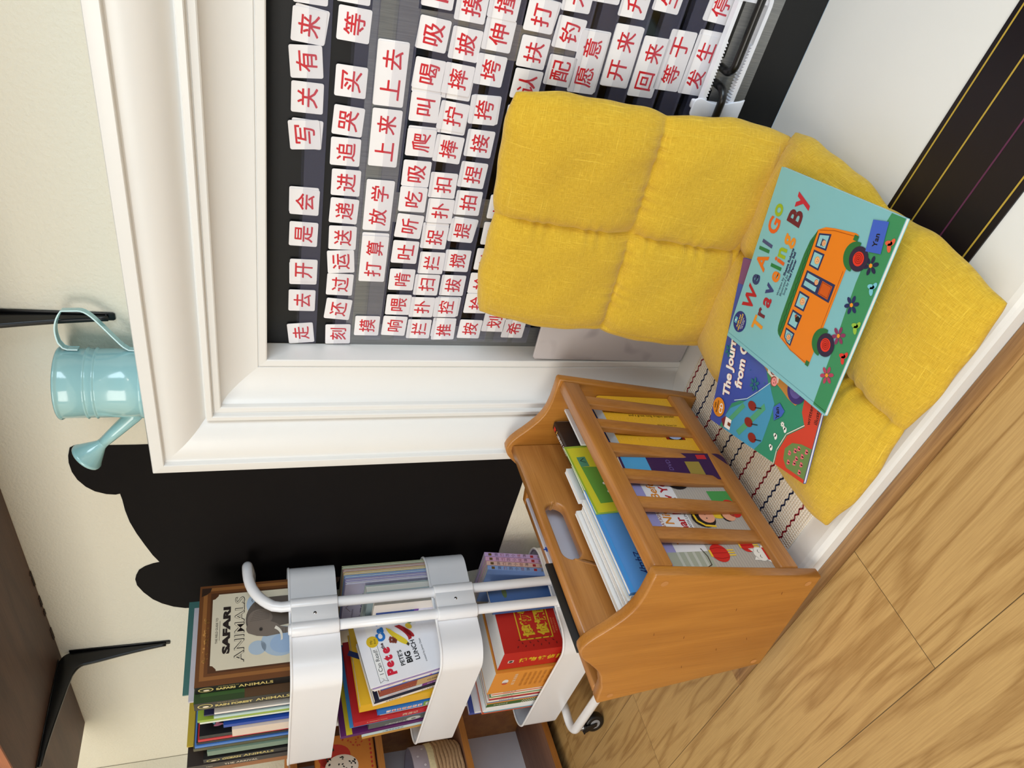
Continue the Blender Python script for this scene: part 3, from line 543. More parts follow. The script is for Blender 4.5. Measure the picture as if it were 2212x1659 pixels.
def bus_cover(b, F):
    k = .001; S = lambda pts: [(p[0]*k, p[1]*k) for p in pts]
    b.poly(F, S([(3, .5), (275.5, .5), (275.5, 24), (250, 30), (221, 35), (180, 36), (141, 34), (88, 30), (40, 28), (3, 26)]), ink((58, 140, 92)), 1)
    # words
    cols = [ink(c) for c in ((176, 30, 44), (44, 60, 108), (222, 112, 34), (40, 120, 70), (70, 76, 120), (224, 96, 36), (150, 176, 40), (226, 146, 40), (110, 36, 52), (170, 30, 48), (52, 64, 120), (226, 124, 40), (34, 124, 66), (218, 96, 40), (150, 176, 40), (226, 140, 44), (104, 32, 48), (190, 40, 60))]
    def word(s, x0, y, h, ci, pitch=None, rise=0.):
        x = x0
        for i, ch in enumerate(s):
            if ch == ' ': x += 9*k*h/.024; continue
            g = text_geo(ch, .03); wd = (g[3]-g[2])*h*1.12
            b.text(F, ch, x, y+(.0012 if i % 2 else -.001)+rise*(x-x0), h*1.12, cols[(ci+i) % len(cols)], 2, bold=.03, rot=(4 if i % 2 else -4)); x += wd+.0036
        return x
    word('We', 58*k, 217*k, .031, 0); word('All', 124*k, 217*k, .031, 2); word('Go', 182*k, 217*k, .031, 5, 0)
    word('Traveling', 38*k, 179*k, .0305, 7); word('By', 208*k, 175*k, .037, 16)
    for i, (a, c_) in enumerate((('Written by', 'Sheena Roberts'), ('Illustrated by', 'Siobhan Bell'), ('Sung by', 'Fred Penner'))):
        y = (167-6.2*i)*k; x0 = (106+2*i if i < 2 else 112)*k
        b.text(F, a, x0, y, .0064, NAVY, 2); g = text_geo(a, 0.); x1 = x0+(g[3]-g[2])*.0064+.0022; b.text(F, c_, x1, y, .0066, NAVY, 2, bold=.035)
    # round sticker
    b.disc(F, 34*k, 232*k, 17*k, 16.5*k, ink((30, 44, 120)), 2, 30); YY = ink((240, 200, 70)); WW = ink((236, 238, 240))
    b.rect(F, 28*k, 238.5*k, 38*k, 245*k, ink((90, 170, 200)), 3); b.poly(F, S([(31.5, 240), (31.5, 244), (35.5, 242)]), WW, 4)
    b.text(F, 'Audio and', 34*k, 233*k, .0052, YY, 3, bold=.03, align='C'); b.text(F, 'video included!', 34*k, 228*k, .0047, YY, 3, bold=.03, align='C')
    b.text(F, 'Online access', 34*k, 224*k, .0036, WW, 3, align='C'); b.text(F, 'link inside', 34*k, 220.5*k, .0036, WW, 3, align='C')
    # bus
    b.poly(F, S([(54, 132), (57, 139), (61, 142.5), (68, 144.6), (84, 145.5), (142, 145.5), (180, 144.5), (200, 142), (218, 134)]), GRN, 2)
    b.line(F, S([(60+i*5, 138+(1.2 if i % 2 else -1.2)) for i in range(30)]), .0008, ink((24, 80, 44)), 3)
    b.poly(F, S([(54, 133), (218, 135), (226, 122), (230, 104), (236, 66), (235, 61), (224, 60), (45, 60), (45, 72), (48, 104)]), ORG, 2)
    b.line(F, S([(47, 66), (48, 104), (55, 129)]), .0008, ink((170, 80, 20)), 3); b.line(F, S([(232, 66), (227, 104), (219, 131)]), .0008, ink((170, 80, 20)), 3); b.line(F, S([(100, 63.5), (185, 63.5)]), .0008, ink((170, 80, 20)), 3)
    WIN = ink((140, 196, 206))
    for q in ([(215, 130), (221, 107), (198, 106), (196, 128.5)], [(192, 128.5), (193, 106), (169, 106.5), (169, 127.5)], [(162, 127.5), (164, 67.5), (138, 67), (137, 128)], [(131, 127.5), (131, 104.5), (108, 105.5), (107, 127)], [(102, 127.5), (102, 105.5), (78, 106.5), (78, 128)], [(73, 128), (73, 107), (53, 106.5), (54, 116), (59, 125)]):
        b.poly(F, S(q), NAVY, 3); c = (sum(p[0] for p in q)/len(q), sum(p[1] for p in q)/len(q))
        if q[1][1] < 70:
            b.poly(F, S([(141, 124), (148, 124), (148, 98), (141, 98)]), WIN, 4); b.poly(F, S([(152, 124), (159.5, 124), (159.5, 98), (152, 98)]), WIN, 4); b.poly(F, S([(141, 92), (160, 92), (160, 71), (141, 71)]), ink((206, 88, 26)), 4)
            b.line(F, S([(142.5, 90.5), (158.5, 90.5), (158.5, 72.5), (142.5, 72.5), (142.5, 90.5)]), .0006, ink((130, 46, 16)), 5)
        else: b.poly(F, S([(c[0]+(p[0]-c[0])*.78, c[1]+(p[1]-c[1])*.76) for p in q]), WIN, 4)
    SK = ink((238, 178, 130))
    face(b, F, 154*k, 101*k, .0034, SK, ink((190, 70, 30)), 5); face(b, F, 120*k, 113*k, .0048, SK, ink((220, 150, 60)), 5); face(b, F, 181*k, 114*k, .0046, SK, ink((224, 170, 70)), 5)
    face(b, F, 63*k, 115*k, .0042, ink((236, 170, 120)), ink((80, 40, 26)), 5, True); face(b, F, 206*k, 114*k, .004, SK, ink((60, 50, 70)), 5)
    b.rect(F, 201*k, 117.2*k, 211*k, 119*k, ink((44, 50, 90)), 8); b.poly(F, S([(90, 107.5), (97, 107.5), (98.5, 112), (94, 117), (89, 114)]), INKK, 5); b.poly(F, S([(93, 116), (99, 113), (99, 117), (96, 119)]), ink((150, 70, 50)), 6)
    for x, y in ((208.5, 46), (86, 44)):
        b.poly(F, [((x+19.5*cos(a))*k, (y+8+19.5*sin(a))*k) for a in [radians(-8+196*i/16) for i in range(17)]], GRN, 4)
        b.disc(F, x*k, y*k, 16.2*k, 16.2*k, ink((46, 34, 62)), 5, 28); b.disc(F, x*k, y*k, 9.4*k, 9.4*k, ink((222, 52, 36)), 6, 24); spiral(b, F, x*k, y*k, .0076, ink((130, 24, 24)), .0006, 7)
    b.rect(F, 44*k, 60*k, 51*k, 67*k, GRN, 4); b.rect(F, 227*k, 59*k, 234*k, 67*k, GRN, 4)
    for x, y, c in ((208, 23, (30, 34, 70)), (152, 28, (30, 40, 92)), (107, 29, (136, 52, 92)), (51, 22, (176, 62, 92))): flower(b, F, x*k, y*k, .0125, ink(c), ink((240, 150, 40)))
    for x, c in ((237, (226, 96, 66)), (180, (120, 196, 216)), (126, (150, 190, 66)), (82, (220, 60, 50))):
        b.disc(F, x*k, 7*k, .0058, .0032, ink(c), 4, 12, .5); b.disc(F, (x+5)*k, 10*k, .0058, .0032, ink(c), 4, 12, 1.8); b.disc(F, (x+8)*k, 5*k, .005, .003, ink(c), 4, 12, -.3)
    b.poly(F, S([(260, 47), (265, 22), (226, 15), (221, 40)]), ink((62, 96, 196)), 6); b.text(F, 'Yan', 231*k, 25*k, .011, INKK, 7, bold=.02, rot=10)
    b.line(F, S([(6, 0), (6, 251)]), .0006, ink((96, 158, 170)), 1)
ang = 12.5; MB_ = T((-.4646, -.3368, .1265)) @ Rz(ang) @ Matrix(((1, 0, 0, 0), (0, 0, 1, 0), (0, -1, 0, 0), (0, 0, 0, 1))) @ T((-.138, 0, -.126))
book('teal paperback picture book with an orange bus lying on the mustard cushion', .276, .252, .0055, pm((124, 188, 198), .28, .04, 18, spec=.5, coat=.2), MB_, pages=PAGESW, front=bus_cover, name='picture_book')
def grandpa_cover(b, F):
    k = .001; S = lambda pts: [(p[0]*k, p[1]*k) for p in pts]
    b.poly(F, S([(0, 0), (281, 0), (281, 150), (160, 150), (107, 118), (92, 126), (76, 132), (60, 178), (48, 196), (0, 215)]), ink((52, 140, 108)), 1)
    b.poly(F, S([(0, 205), (20, 207), (40, 196), (57, 172), (84, 142), (112, 116), (100, 108), (86, 96), (60, 98), (20, 104), (0, 118)]), ink((70, 150, 190)), 2)
    for q in ([(2, 200), (56, 160), (60, 168), (8, 206)], [(6, 160), (70, 112), (78, 118), (10, 170)]): b.poly(F, S(q), ink((80, 160, 120)), 3)
    b.line(F, S([(56, 190), (70, 160), (90, 138), (113, 115)]), .0014, ink((190, 220, 230)), 4)
    b.poly(F, S([(0, 66), (20, 66), (52, 54), (78, 24), (96, 36), (150, 40), (281, 36), (281, 0), (0, 0)]), ink((208, 66, 46)), 3)
    b.line(F, S([(0, 68), (22, 68), (53, 56), (80, 25)]), .0014, ink((240, 220, 210)), 4)
    b.poly(F, S([(6, 0), (6, 40), (16, 50), (32, 52), (46, 40), (52, 22), (54, 0)]), ink((108, 136, 78)), 4)
    rnd = random.Random(5)
    for x, y in ((12, 12), (20, 26), (30, 40), (38, 30), (24, 12), (36, 14), (44, 24), (46, 8), (16, 38), (28, 24)):
        b.disc(F, (x-1.4)*k, y*k, .0022, .0034, ink((226, 110, 120)), 5, 10, .4); b.disc(F, (x+1.4)*k, y*k, .0022, .0034, ink((226, 110, 120)), 5, 10, -.4)
    for x, y in ((64, 144), (36, 144), (16, 128)):
        b.line(F, S([(x, y-8), (x+4, y-22)]), .0016, ink((36, 50, 50)), 5); b.disc(F, x*k, y*k, .0075, .0105, ink((136, 40, 34)), 5, 18)
    # tractor
    b.poly(F, S([(134, 140), (150, 139), (190, 150), (230, 140), (240, 30), (112, 40), (100, 52), (104, 70), (112, 88), (122, 118)]), ink((190, 130, 58)), 4)
    b.poly(F, S([(126, 126), (160, 132), (164, 100), (118, 98)]), ink((232, 230, 224)), 5); face(b, F, 118*k, 106*k, .0068, ink((240, 150, 150)), ink((150, 70, 60)), 6); face(b, F, 134*k, 112*k, .0066, ink((240, 150, 150)), ink((60, 50, 60)), 6)
    b.disc(F, 122*k, 56*k, .020, .020, ink((62, 48, 118)), 6, 26); b.disc(F, 122*k, 58*k, .0125, .0125, ink((96, 86, 160)), 7, 22); b.disc(F, 122*k, 59*k, .0028, .0028, ink((220, 200, 120)), 8, 10)
    W = ink((244, 240, 236)); PK = ink((232, 150, 110))
    for dx, dy, c, l in ((.7, -.7, PK, 5), (0, 0, W, 6)):
        b.text(F, 'The Journey', (54+dx)*k, (206+dy)*k, .0245, c, l, bold=.035, rot=7, shear=.1); b.text(F, 'from Grandpa\u2019s', (78+dx)*k, (180+dy)*k, .0245, c, l, bold=.035, rot=5, shear=.1)
    for x, y in ((129, 230), (98, 150)): flower(b, F, x*k, y*k, .0115, ink((36, 110, 120)), None, 6, 5)
    for x, y in ((108, 128), (90, 152), (60, 226), (20, 226), (116, 168)): b.disc(F, x*k, y*k, .0012, .0012, ink((36, 120, 130)), 5, 8)
    b.disc(F, 30*k, 226*k, .0165, .0165, ink((226, 140, 36)), 7, 28); b.text(F, 'with', 30*k, 234*k, .006, INKK, 8, bold=.02, align='C'); b.text(F, 'Singalong', 30*k, 228*k, .0058, INKK, 8, bold=.02, align='C'); b.text(F, 'CD', 30*k, 215*k, .0125, W, 8, bold=.03, align='C')
    b.poly(F, S([(4, 186), (22, 186), (22, 202), (13, 210), (4, 202)]), W, 5); b.poly(F, S([(2, 202), (13, 213), (24, 202)]), ink((120, 40, 50)), 6); b.rect(F, 10*k, 186*k, 16*k, 194*k, ink((130, 60, 40)), 6)
    b.poly(F, S([(62, 88), (80, 96), (92, 84), (84, 70), (74, 74)]), ink((62, 96, 190)), 7); b.text(F, 'Yan', 69*k, 77*k, .0115, INKK, 8, bold=.02, rot=22)
    for x, y in ((58, 60), (40, 76), (20, 80)): b.disc(F, x*k, y*k, .0045, .003, W, 5, 12); b.disc(F, (x+2)*k, (y+3)*k, .003, .003, W, 5, 10)
    flower(b, F, 64*k, 68*k, .0042, W, None, 8, 6); b.text(F, 'written by', 84*k, 15*k, .010, INKK, 5, rot=4); b.text(F, 'illustrated by', 90*k, 1.5*k, .010, INKK, 5, rot=4)
    b.rect(F, 240*k, 200*k, 281*k, 244*k, ink((120, 76, 120)), 3)
MJ = T((-.7733, -.2921, .1182)) @ Rz(22.3) @ T((0, -.2450, 0)) @ Matrix(((1, 0, 0, 0), (0, 0, 1, 0), (0, -1, 0, 0), (0, 0, 0, 1)))
book('blue and green picture book partly under the teal bus book on cushion', .2815, .245, .0045, pm((52, 78, 170), .3, .05, 14, spec=.5, coat=.2), MJ, pages=PAGESW, front=grandpa_cover, name='picture_book')
# ------------------------------------------------------------------ wooden magazine rack
RK = T((-.957, -.588, ZH+.0030)) @ Rz(-90+3.6)      # local -x runs to the wall, +y faces the cushion
t = thing('magazine_rack', RK, 'honey coloured wooden magazine rack full of picture books on striped mat', 'magazine rack')
half = [(0, .377), (.010, .3745), (.020, .3695), (.031, .3605), (.042, .3495), (.055, .338), (.070, .3265), (.085, .3185), (.100, .3140), (.120, .3110), (.145, .3100), (.1655, .3095), (.1685, .306)]
rear = [(-.1695, .300), (-.1640, .3030), (-.145, .3050), (-.120, .3070)]+[(-y, z) for y, z in reversed(half[1:9])]
outl = [(.121, .001), (.1190, 0), (-.1190, 0), (-.121, .001)]+rear+half
MXR = Matrix(((0, 0, 1, 0), (1, 0, 0, 0), (0, 1, 0, 0), (0, 0, 0, 1)))
PLUG = pm((186, 128, 70), .5, .12, 60); LEN = .456; PT = .019
for x0, x1, near in ((-PT, 0, 1), (-LEN, -LEN+PT, 0)):
    b = MB(); b.prism(outl, x0, x1, PINEZ if False else PINE, MXR, bev=.0035, seg=3)
    if near:
        F = frame((x1, 0, 0), (0, 1, 0), (0, 0, 1))
        for y, z in ((.148, .288), (.108, .020), (-.108, .020), (-.148, .283)): b.disc(F, y, z, .0058, .0058, PLUG, 1, 18)
        DK = pm((120, 62, 22), .5)
        for y, z, a in ((.0, .20, .2), (-.05, .12, .3), (.06, .13, .2), (-.09, .17, .3), (.02, .26, .25), (.09, .06, .2), (-.03, .07, .4)): b.disc(F, y, z, .0042, .0006, DK, 1, 8, a)
    b.build('end_panel', t)
tilt = math.atan2(.047, .303)
def side(sg, nm):
    for z, hgt, nm2 in ((.287, .034, 'top_rail'), (.052, .036, 'bottom_rail')):
        yc = sg*(.121+.155*z-.0115); MM = T((-LEN/2, yc, z)) @ Rx(-sg*math.degrees(tilt)); b = MB(); b.box((0, 0, 0), (LEN-2*PT, .021, hgt), WR, MM, bev=.003); b.build(nm2, t)
    for k in range(6):
        zc = .170; yc = sg*(.121+.155*zc-.0125); x = -.0865-.0618*k
        b = MB(); b.box((0, 0, 0), (.0240, .012, .208), WRZ, T((x, yc, zc)) @ Rx(-sg*math.degrees(tilt)), bev=.002); b.build('slat', t)
WR = wood('rail_pine', (190, 130, 66), (158, 100, 44), 'X', 7, 10, .35, coat=.2); WRZ = wood('slat_pine', (186, 126, 64), (156, 98, 44), 'Z', 7, 10, .35, coat=.2)
side(1, 'front'); side(-1, 'rear')
MB().box((-LEN/2, 0, .030), (LEN-2*PT, .225, .012), WR).build('floor_board', t)
slot = [(-p[0], p[1]) for p in rrect(.124, .036, .018, 8, .222, .332)]
b = MB(); b.prism([(-PT, .037), (-PT, .3655), (-LEN+PT, .3655), (-LEN+PT, .037)], -.010, .010, WR, Matrix(((1, 0, 0, 0), (0, 0, -1, 0), (0, 1, 0, 0), (0, 0, 0, 1))), bev=.0045, seg=3, holes=[slot]); b.build('handle_board', t)
# contents of the front bin
RB = lambda x, y, z, yaw=0, lean=0: RK @ T((x, y, z)) @ Rz(yaw) @ Rx(lean) @ Rz(180)
G = 'books in the magazine rack'; ZB0 = .0362
def swirl_cover(b, F):                                # text runs down the cover: it lies on its side
    k = .001; F2 = F @ T((0, .197, 0)) @ Rz(-90); YL2 = ink((236, 186, 70)); BRN = ink((70, 44, 20))
    for i in range(11):
        for j in range(9):
            spiral(b, F, (.010+j*.0185), (.010+i*.0173), .0066, YL2, .0012, 1, 1.4, 14)
    for i, s in enumerate(('Join a Chinese American family as they sweep out', 'the dust of the old year and welcome in the new one.', 'There will be fireworks and lion dances, shining lanterns,', 'and a great long dragon parade!')): b.text(F2, s, .103, .139-.0095*i, .0078, BRN, 3, align='C')
    b.text(F2, 'Also by Grace Lin', .125, .086, .0058, BRN, 3, align='C'); b.rect(F2, .106, .048, .146, .082, ink((130, 30, 24)), 3); b.rect(F2, .112, .048, .140, .082, INKK, 4); b.disc(F2, .126, .070, .010, .009, ink((226, 224, 224)), 5, 18); b.disc(F2, .126, .055, .013, .007, ink((160, 180, 220)), 5, 16)
    for x in (.1235, .1285): b.disc(F2, x, .071, .0008, .001, INKK, 6, 8)
    b.rect(F2, .168, .030, .196, .054, ink((240, 240, 240)), 3)
    for i in range(12): b.rect(F2, .171, .033+i*.0016, .193, .0338+i*.0016, INKK, 4)
    for i in range(5): b.rect(F2, .185+.004*i, .152-.010*i, .192+.004*i, .158-.010*i, ink((150, 30, 24)), 3)
book('yellow board book with swirl pattern behind far slats of the magazine rack', .168, .194, .021, pm((226, 172, 44), .4, .03, 30), RB(-.268, .119, ZB0, 0, -4), pages=pages_mat('board_pages', (186, 190, 194), 'Y', 260), front=swirl_cover, group=G, rc=.012)
book('thin blue book standing directly behind the yellow swirl board book', .165, .217, .006, ink((36, 82, 170)), RB(-.268, .094, ZB0, 0, -4), group=G)
def night_cover(b, F):
    k = .001; W_ = .225
    b.rect(F, .001, .196, W_, .2265, ink((150, 146, 196)), 1); b.rect(F, .001, .2265, W_, .2295, ink((126, 140, 220)), 1)
    b.rect(F, .040, .139, W_, .196, ink((222, 220, 224)), 2); b.rect(F, .001, .139, .040, .213, ink((160, 164, 150)), 2)
    for i in range(4): b.rect(F, .001, .150+.014*i, .040, .155+.014*i, ink((184, 186, 178)), 3)
    b.text(F, 'NATASHA WING', .118, .190, .0085, ink((150, 80, 60)), 3, align='C', bold=.01)
    b.text(F, 'The Night Before', .130, .172, .0215, ink((206, 128, 40)), 3, bold=.02, align='C', shear=.1); b.text(F, 'Lunar New Year', .132, .150, .0215, ink((170, 28, 40)), 3, bold=.03, align='C')
    b.text(F, 'WITH LINGFENG HO', .118, .1415, .0070, ink((60, 50, 50)), 3, align='C', bold=.01)
    b.rect(F, .001, 0, W_, .139, ink((178, 170, 162)), 1)
    for i in range(26): b.rect(F, .001, .004+.0052*i, W_, .0052+.0052*i, ink((164, 156, 150)), 2)
    b.rect(F, .110, .02, .165, .075, ink((70, 150, 80)), 3)
    K = ink((30, 26, 30)); SKN = ink((224, 160, 130)); R2 = ink((200, 40, 36))
    for x, y in ((.105, .108), (.188, .120)):
        b.disc(F, x, y+.004, .019, .022, K, 4, 22); b.disc(F, x+.004, y-.004, .0135, .0145, SKN, 5, 20)
        for s in (0, .008): b.disc(F, x+s, y-.002, .0012, .0014, K, 6, 8)
    b.line(F, [(.088, .098), (.090, .116), (.100, .127), (.112, .128)], .004, ink((230, 190, 50)), 6)
    b.disc(F, .122, .080, .018, .020, ink((224, 190, 50)), 4, 20); b.disc(F, .110, .060, .012, .012, SKN, 5, 16); b.disc(F, .110, .065, .013, .010, K, 4, 16); b.disc(F, .125, .045, .020, .016, R2, 5, 18)
    for x, y, r in ((.035, .120, .0165), (.048, .062, .013)):
        b.disc(F, x, y, r*1.05, r, R2, 4, 24)
        for s in (-.5, 0, .5): b.line(F, [(x+s*r, y-r*.85), (x+s*r*1.3, y), (x+s*r, y+r*.85)], .0008, ink((150, 20, 24)), 5)
        b.rect(F, x-r*.4, y+r*.9, x+r*.4, y+r*1.12, ink((230, 190, 60)), 5)
        for s in (-.3, 0, .3): b.rect(F, x+s*r-.0012, y-r*1.7, x+s*r+.0012, y-r*.95, ink((230, 190, 60)), 5)
    b.line(F, [(.010, .155), (.014, .146), (.030, .145), (.045, .150)], .0015, ink((70, 54, 46)), 4)
    WC = ink((236, 232, 226)); b.disc(F, .030, .022, .022, .020, WC, 4, 22); b.disc(F, .030, .046, .014, .012, WC, 5, 20); b.poly(F, [(.018, .052), (.019, .063), (.027, .056)], WC, 5); b.poly(F, [(.042, .052), (.041, .063), (.033, .056)], WC, 5)
    b.rect(F, .018, .034, .042, .0375, R2, 6); b.disc(F, .030, .031, .003, .003, ink((80, 140, 80)), 7, 12); b.disc(F, .034, .018, .008, .009, ink((216, 180, 100)), 6, 16)
    for x in (.025, .035): b.line(F, [(x-.003, .047), (x, .049), (x+.003, .047)], .0008, K, 6)
book('picture book with red lanterns and a black-haired girl behind the near rack slats', .225, .230, .005, pm((216, 214, 216), .3, .02, 30, coat=.2), RB(-.024, .117, ZB0, 0, -4), front=night_cover, group=G)
def purple_cover(b, F): b.rect(F, .0, .165, .058, .214, ink((70, 150, 200)), 1); b.text(F, 'DVD', .02, .12, .012, ink((110, 90, 150)), 2); b.rect(F, .01, .06, .04, .09, ink((150, 130, 60)), 2); b.rect(F, .046, .04, .056, .06, ink((190, 40, 50)), 2)
book('thin dark purple book with rounded corners wedged mid front bin of the rack', .060, .218, .006, ink((54, 26, 74)), RB(-.212, .1235, ZB0, -4, -4), front=purple_cover, group=G, rc=.014)
def wb_cover(b, F):
    b.poly(F, [(0, .272), (.16, .272), (.16, .20), (0, .23)], ink((206, 200, 50)), 1); b.poly(F, [(.02, .26), (.11, .262), (.10, .17), (.02, .19)], ink((96, 150, 60)), 2)
    for x, y in ((.045, .235), (.065, .236)): b.disc(F, x, y, .003, .003, ink((240, 240, 240)), 3, 12)
    b.rect(F, .11, .246, .135, .262, ink((80, 140, 110)), 2); b.line(F, [(.12, .249), (.125, .258), (.131, .25)], .0012, INKK, 3)
book('green and yellow workbook with worn edges standing in middle of front bin', .165, .275, .004, ink((150, 176, 56)), RB(-.180, .112, ZB0, 3, 3), pages=PAGESW, front=wb_cover, group=G, name='workbook', cat='workbook')
def blue_cover(b, F): b.text(F, '你好', .03, .225, .02, ink((24, 40, 110)), 2); b.rect(F, .0, .268, .215, .273, ink((70, 150, 220)), 1)
rnd = random.Random(11); y = .104
specs = [((86, 146, 212), .005, 00.276, 'sky blue notebook with a handwritten character, frontmost in near-end stack', blue_cover), ((232, 236, 238), .004, 00.272, None, None), ((226, 206, 70), .003, 00.268, None, None), ((236, 238, 240), .0065, 00.274, None, None), ((110, 170, 210), .003, 00.266, None, None), ((240, 240, 240), .006, 00.272, None, None), ((70, 150, 80), .004, 00.250, None, None), ((244, 242, 240), .0065, 00.276, None, None), ((236, 228, 240), .004, 00.272, None, None)]
names = ['', 'white workbook directly behind the sky blue notebook in rack', 'thin yellow-edged workbook, third from front in near-end stack', 'thick white workbook, fourth from front in near-end stack', 'thin pale blue workbook, fifth from front in near-end stack', 'white workbook, sixth from front in near-end stack', 'short green-covered workbook, seventh from front in near-end stack', 'thick white workbook, eighth from front in near-end stack', 'pale lilac workbook against the handle board of the rack']
for i, (c, th, h, lb, fn) in enumerate(specs):
    th *= 1.5
    book(lb or names[i], .200+.012*rnd.random(), h, th, ink(c), RB(-.026-.004*rnd.random(), y, ZB0, 0, 2.2), pages=PAGESW, front=fn, group='workbooks stacked at the near end of the rack', name='workbook', cat='workbook'); y -= th+.0006
book('green magazine with white pages standing near the far end of rack', .075, .262, .006, ink((66, 130, 70)), RB(-.246, .074, ZB0, 0, 1), pages=PAGESW, group=G, name='magazine', cat='magazine')
book('white magazine beside the green one near the far rack end', .076, .270, .010, ink((236, 236, 240)), RB(-.245, .062, ZB0, 0, 1), pages=PAGESW, group=G, name='magazine', cat='magazine')
def gd(b, F): b.text(F, 'LIBRARY GUIDE', .03, .006, .008, ink((230, 230, 232)), 2, bold=.02); b.rect(F, .008, .005, .016, .012, ink((206, 50, 40)), 2); b.rect(F, .02, .006, .023, .012, ink((220, 170, 90)), 2)
b = MB(); g = thing('book', RK @ T((-.381, .064, ZB0)) @ Rz(2), 'brown-black guide book with spine upward at far end of the rack', 'book', G)
b.box((0, 0, .130), (.108, .0165, .260), pm((44, 32, 28), .4), bev=.003); 
F = frame((-.054, -.00825, .2602), (1, 0, 0), (0, 1, 0)); gdb = b; b.text(F, 'LIBRARY GUIDE', .030, .0045, .0082, ink((230, 230, 232)), 3, bold=.02); b.rect(F, .010, .0045, .019, .012, ink((206, 50, 40)), 3); b.rect(F, .024, .0055, .027, .012, ink((220, 170, 90)), 3); b.build('cover', g)
MB().box((0, 0, .126), (.1095, .0125, .253), PAGES).build('page_block', g)
book('white-edged thin book against front rail at far end of rack', .10, .245, .004, ink((232, 236, 244)), RB(-.340, .082, ZB0, 0, -4), pages=PAGESW, group=G)
b = MB(); n = 10; vs = []; fs = []
for i in range(n+1):
    a = i/n
    for j in range(2): vs.append((-.265-.085*j, .098-.020*a*a+.004*sin(3*a), ZB0+.02+.238*a+.012*j*a))
for i in range(n): fs.append((2*i, 2*i+1, 2*i+3, 2*i+2))
b.add(vs, fs, pm((236, 234, 236), .6), True); SH = ink((90, 90, 110))
F = frame((-.28, .0805, ZB0+.235), (-1, 0, 0), (0, .14, 1)); 
o = b.build('sheet_stack', M=RK, label='curled white worksheets sticking up between magazines in rack', cat='paper'); md = o.modifiers.new('thick', 'SOLIDIFY'); md.thickness = .003
# rear bin
WP = film_mat('milky_folder', (206, 206, 220), .80, .35)
g = thing('plastic_folder', RK @ T((-.23, -.038, ZB0)), 'milky plastic folder with blue crosses seen through the rack handle slot', 'folder')
MB().box((0, 0, .16), (.22, .006, .32), WP, bev=.001).build('sleeve', g)
b = MB(); F = frame((.11, .0033, 0), (-1, 0, 0), (0, 0, 1)); BC = ink((46, 84, 190))
for x, z in ((.098, .318), (.110, .310), (.094, .302)): b.rect(F, x-.005, z-.0015, x+.005, z+.0015, BC, 1); b.rect(F, x-.0015, z-.005, x+.0015, z+.005, BC, 1)
b.build('print', g)
b = MB(); b.box((-.090, -.0150, ZB0+.1695), (.165, .0045, .339), pm((14, 14, 16), .45), bev=.001); 
o = b.build('black_folder', M=RK, label='black folder standing in rear bin of the magazine rack', cat='folder')
# ------------------------------------------------------------------ three-tier metal book trolley
TR = T((-1.475, -.318, 0)) @ Rz(-2)                  # local: -x runs left along the wall, +y towards the wall
TL, TW, TRAD = .492, .288, .052
t = thing('trolley', TR, 'white three-tier metal trolley on castors packed with books beside the fireplace', 'trolley')
TIERS = [(.700, .802), (.392, .487), (.102, .197)]
def loop(off, n=8): return [(x-TL/2, y+TW/2) for x, y in rrect(TL-2*off, TW-2*off, TRAD-off, n)]
for z0, z1 in TIERS:
    b = MB(); o_, i_ = loop(0), loop(.0016); n = len(o_)
    vs = [(x, y, z0) for x, y in o_]+[(x, y, z1) for x, y in o_]+[(x, y, z0) for x, y in i_]+[(x, y, z1) for x, y in i_]
    fs = []
    for k in range(n):
        j = (k+1) % n; fs += [(k, j, n+j, n+k), (2*n+j, 2*n+k, 3*n+k, 3*n+j), (n+k, n+j, 3*n+j, 3*n+k)]
    b.add(vs, fs, CART, True); b.tube([(x, y, z1) for x, y in loop(.0005)], .0029, CART, n=8, closed=True)
    b.prism(loop(.0008), z0, z0+.0014, CART); tr_ = b.build('tray', t, auto=40)
def pole_loop(yp, out, top):
    zt = .082; r = .038; sg = 1 if out > yp else -1
    P = []
    P += top
    P += [(.012, yp, .16), (.012, yp, zt+r)]
    P += [(.012, yp+sg*r*(1-cos(a)), zt+r-r*sin(a)) for a in [radians(90*i/6) for i in range(1, 7)]]
    P += [(.012-r*(1-cos(a)), out-sg*r+sg*r*sin(a), zt) for a in [radians(90*i/6) for i in range(0, 7)]]
    xl = -.405
    P += [(xl+r-r*sin(a), out-sg*r*(1-cos(a)), zt) for a in [radians(90*i/6) for i in range(0, 7)]]
    P += [(xl, yp+sg*r, zt)]+[(xl-.0, yp+sg*r*(1-sin(a)), zt+r*(1-cos(a))) for a in [radians(90*i/6) for i in range(1, 7)]]
    return P
YA, YB, XE = .108, .163, -TL-.012
END = lambda yp: [(XE+.04, yp, .13), (XE, yp, .18), (XE, yp, .50), (XE, yp, .795)]
b = MB(); b.tube(pole_loop(YA, -.057, [(.012, YA, .803), (.012, YA, .50)])+END(YA), .0113, CART, n=18)
b.lathe([(.0118, 0), (.0118, .004), (.010, .007), (0, .0075)], CART, T((.012, YA, .800)), n=18); b.build('pole', t)
hp = [(.012, YB, .5), (.012, YB, .812)]
hp = list(reversed([(.012, YB, .50), (.012, YB, .82)]+bez((.012, YB+.004, .836), (.012, YB+.022, .866), (.012, YB+.05, .886), (.010, YB+.092, .889), 8)+bez((.008, YB+.108, .890), (.0, YB+.120, .890), (-.015, YB+.124, .890), (-.05, YB+.124, .884), 6)+[(-.40, YB+.124, .890)]))
b = MB(); b.tube(hp+pole_loop(YB, .298, [])+END(YB), .0113, CART, n=18); b.build('pole', t)
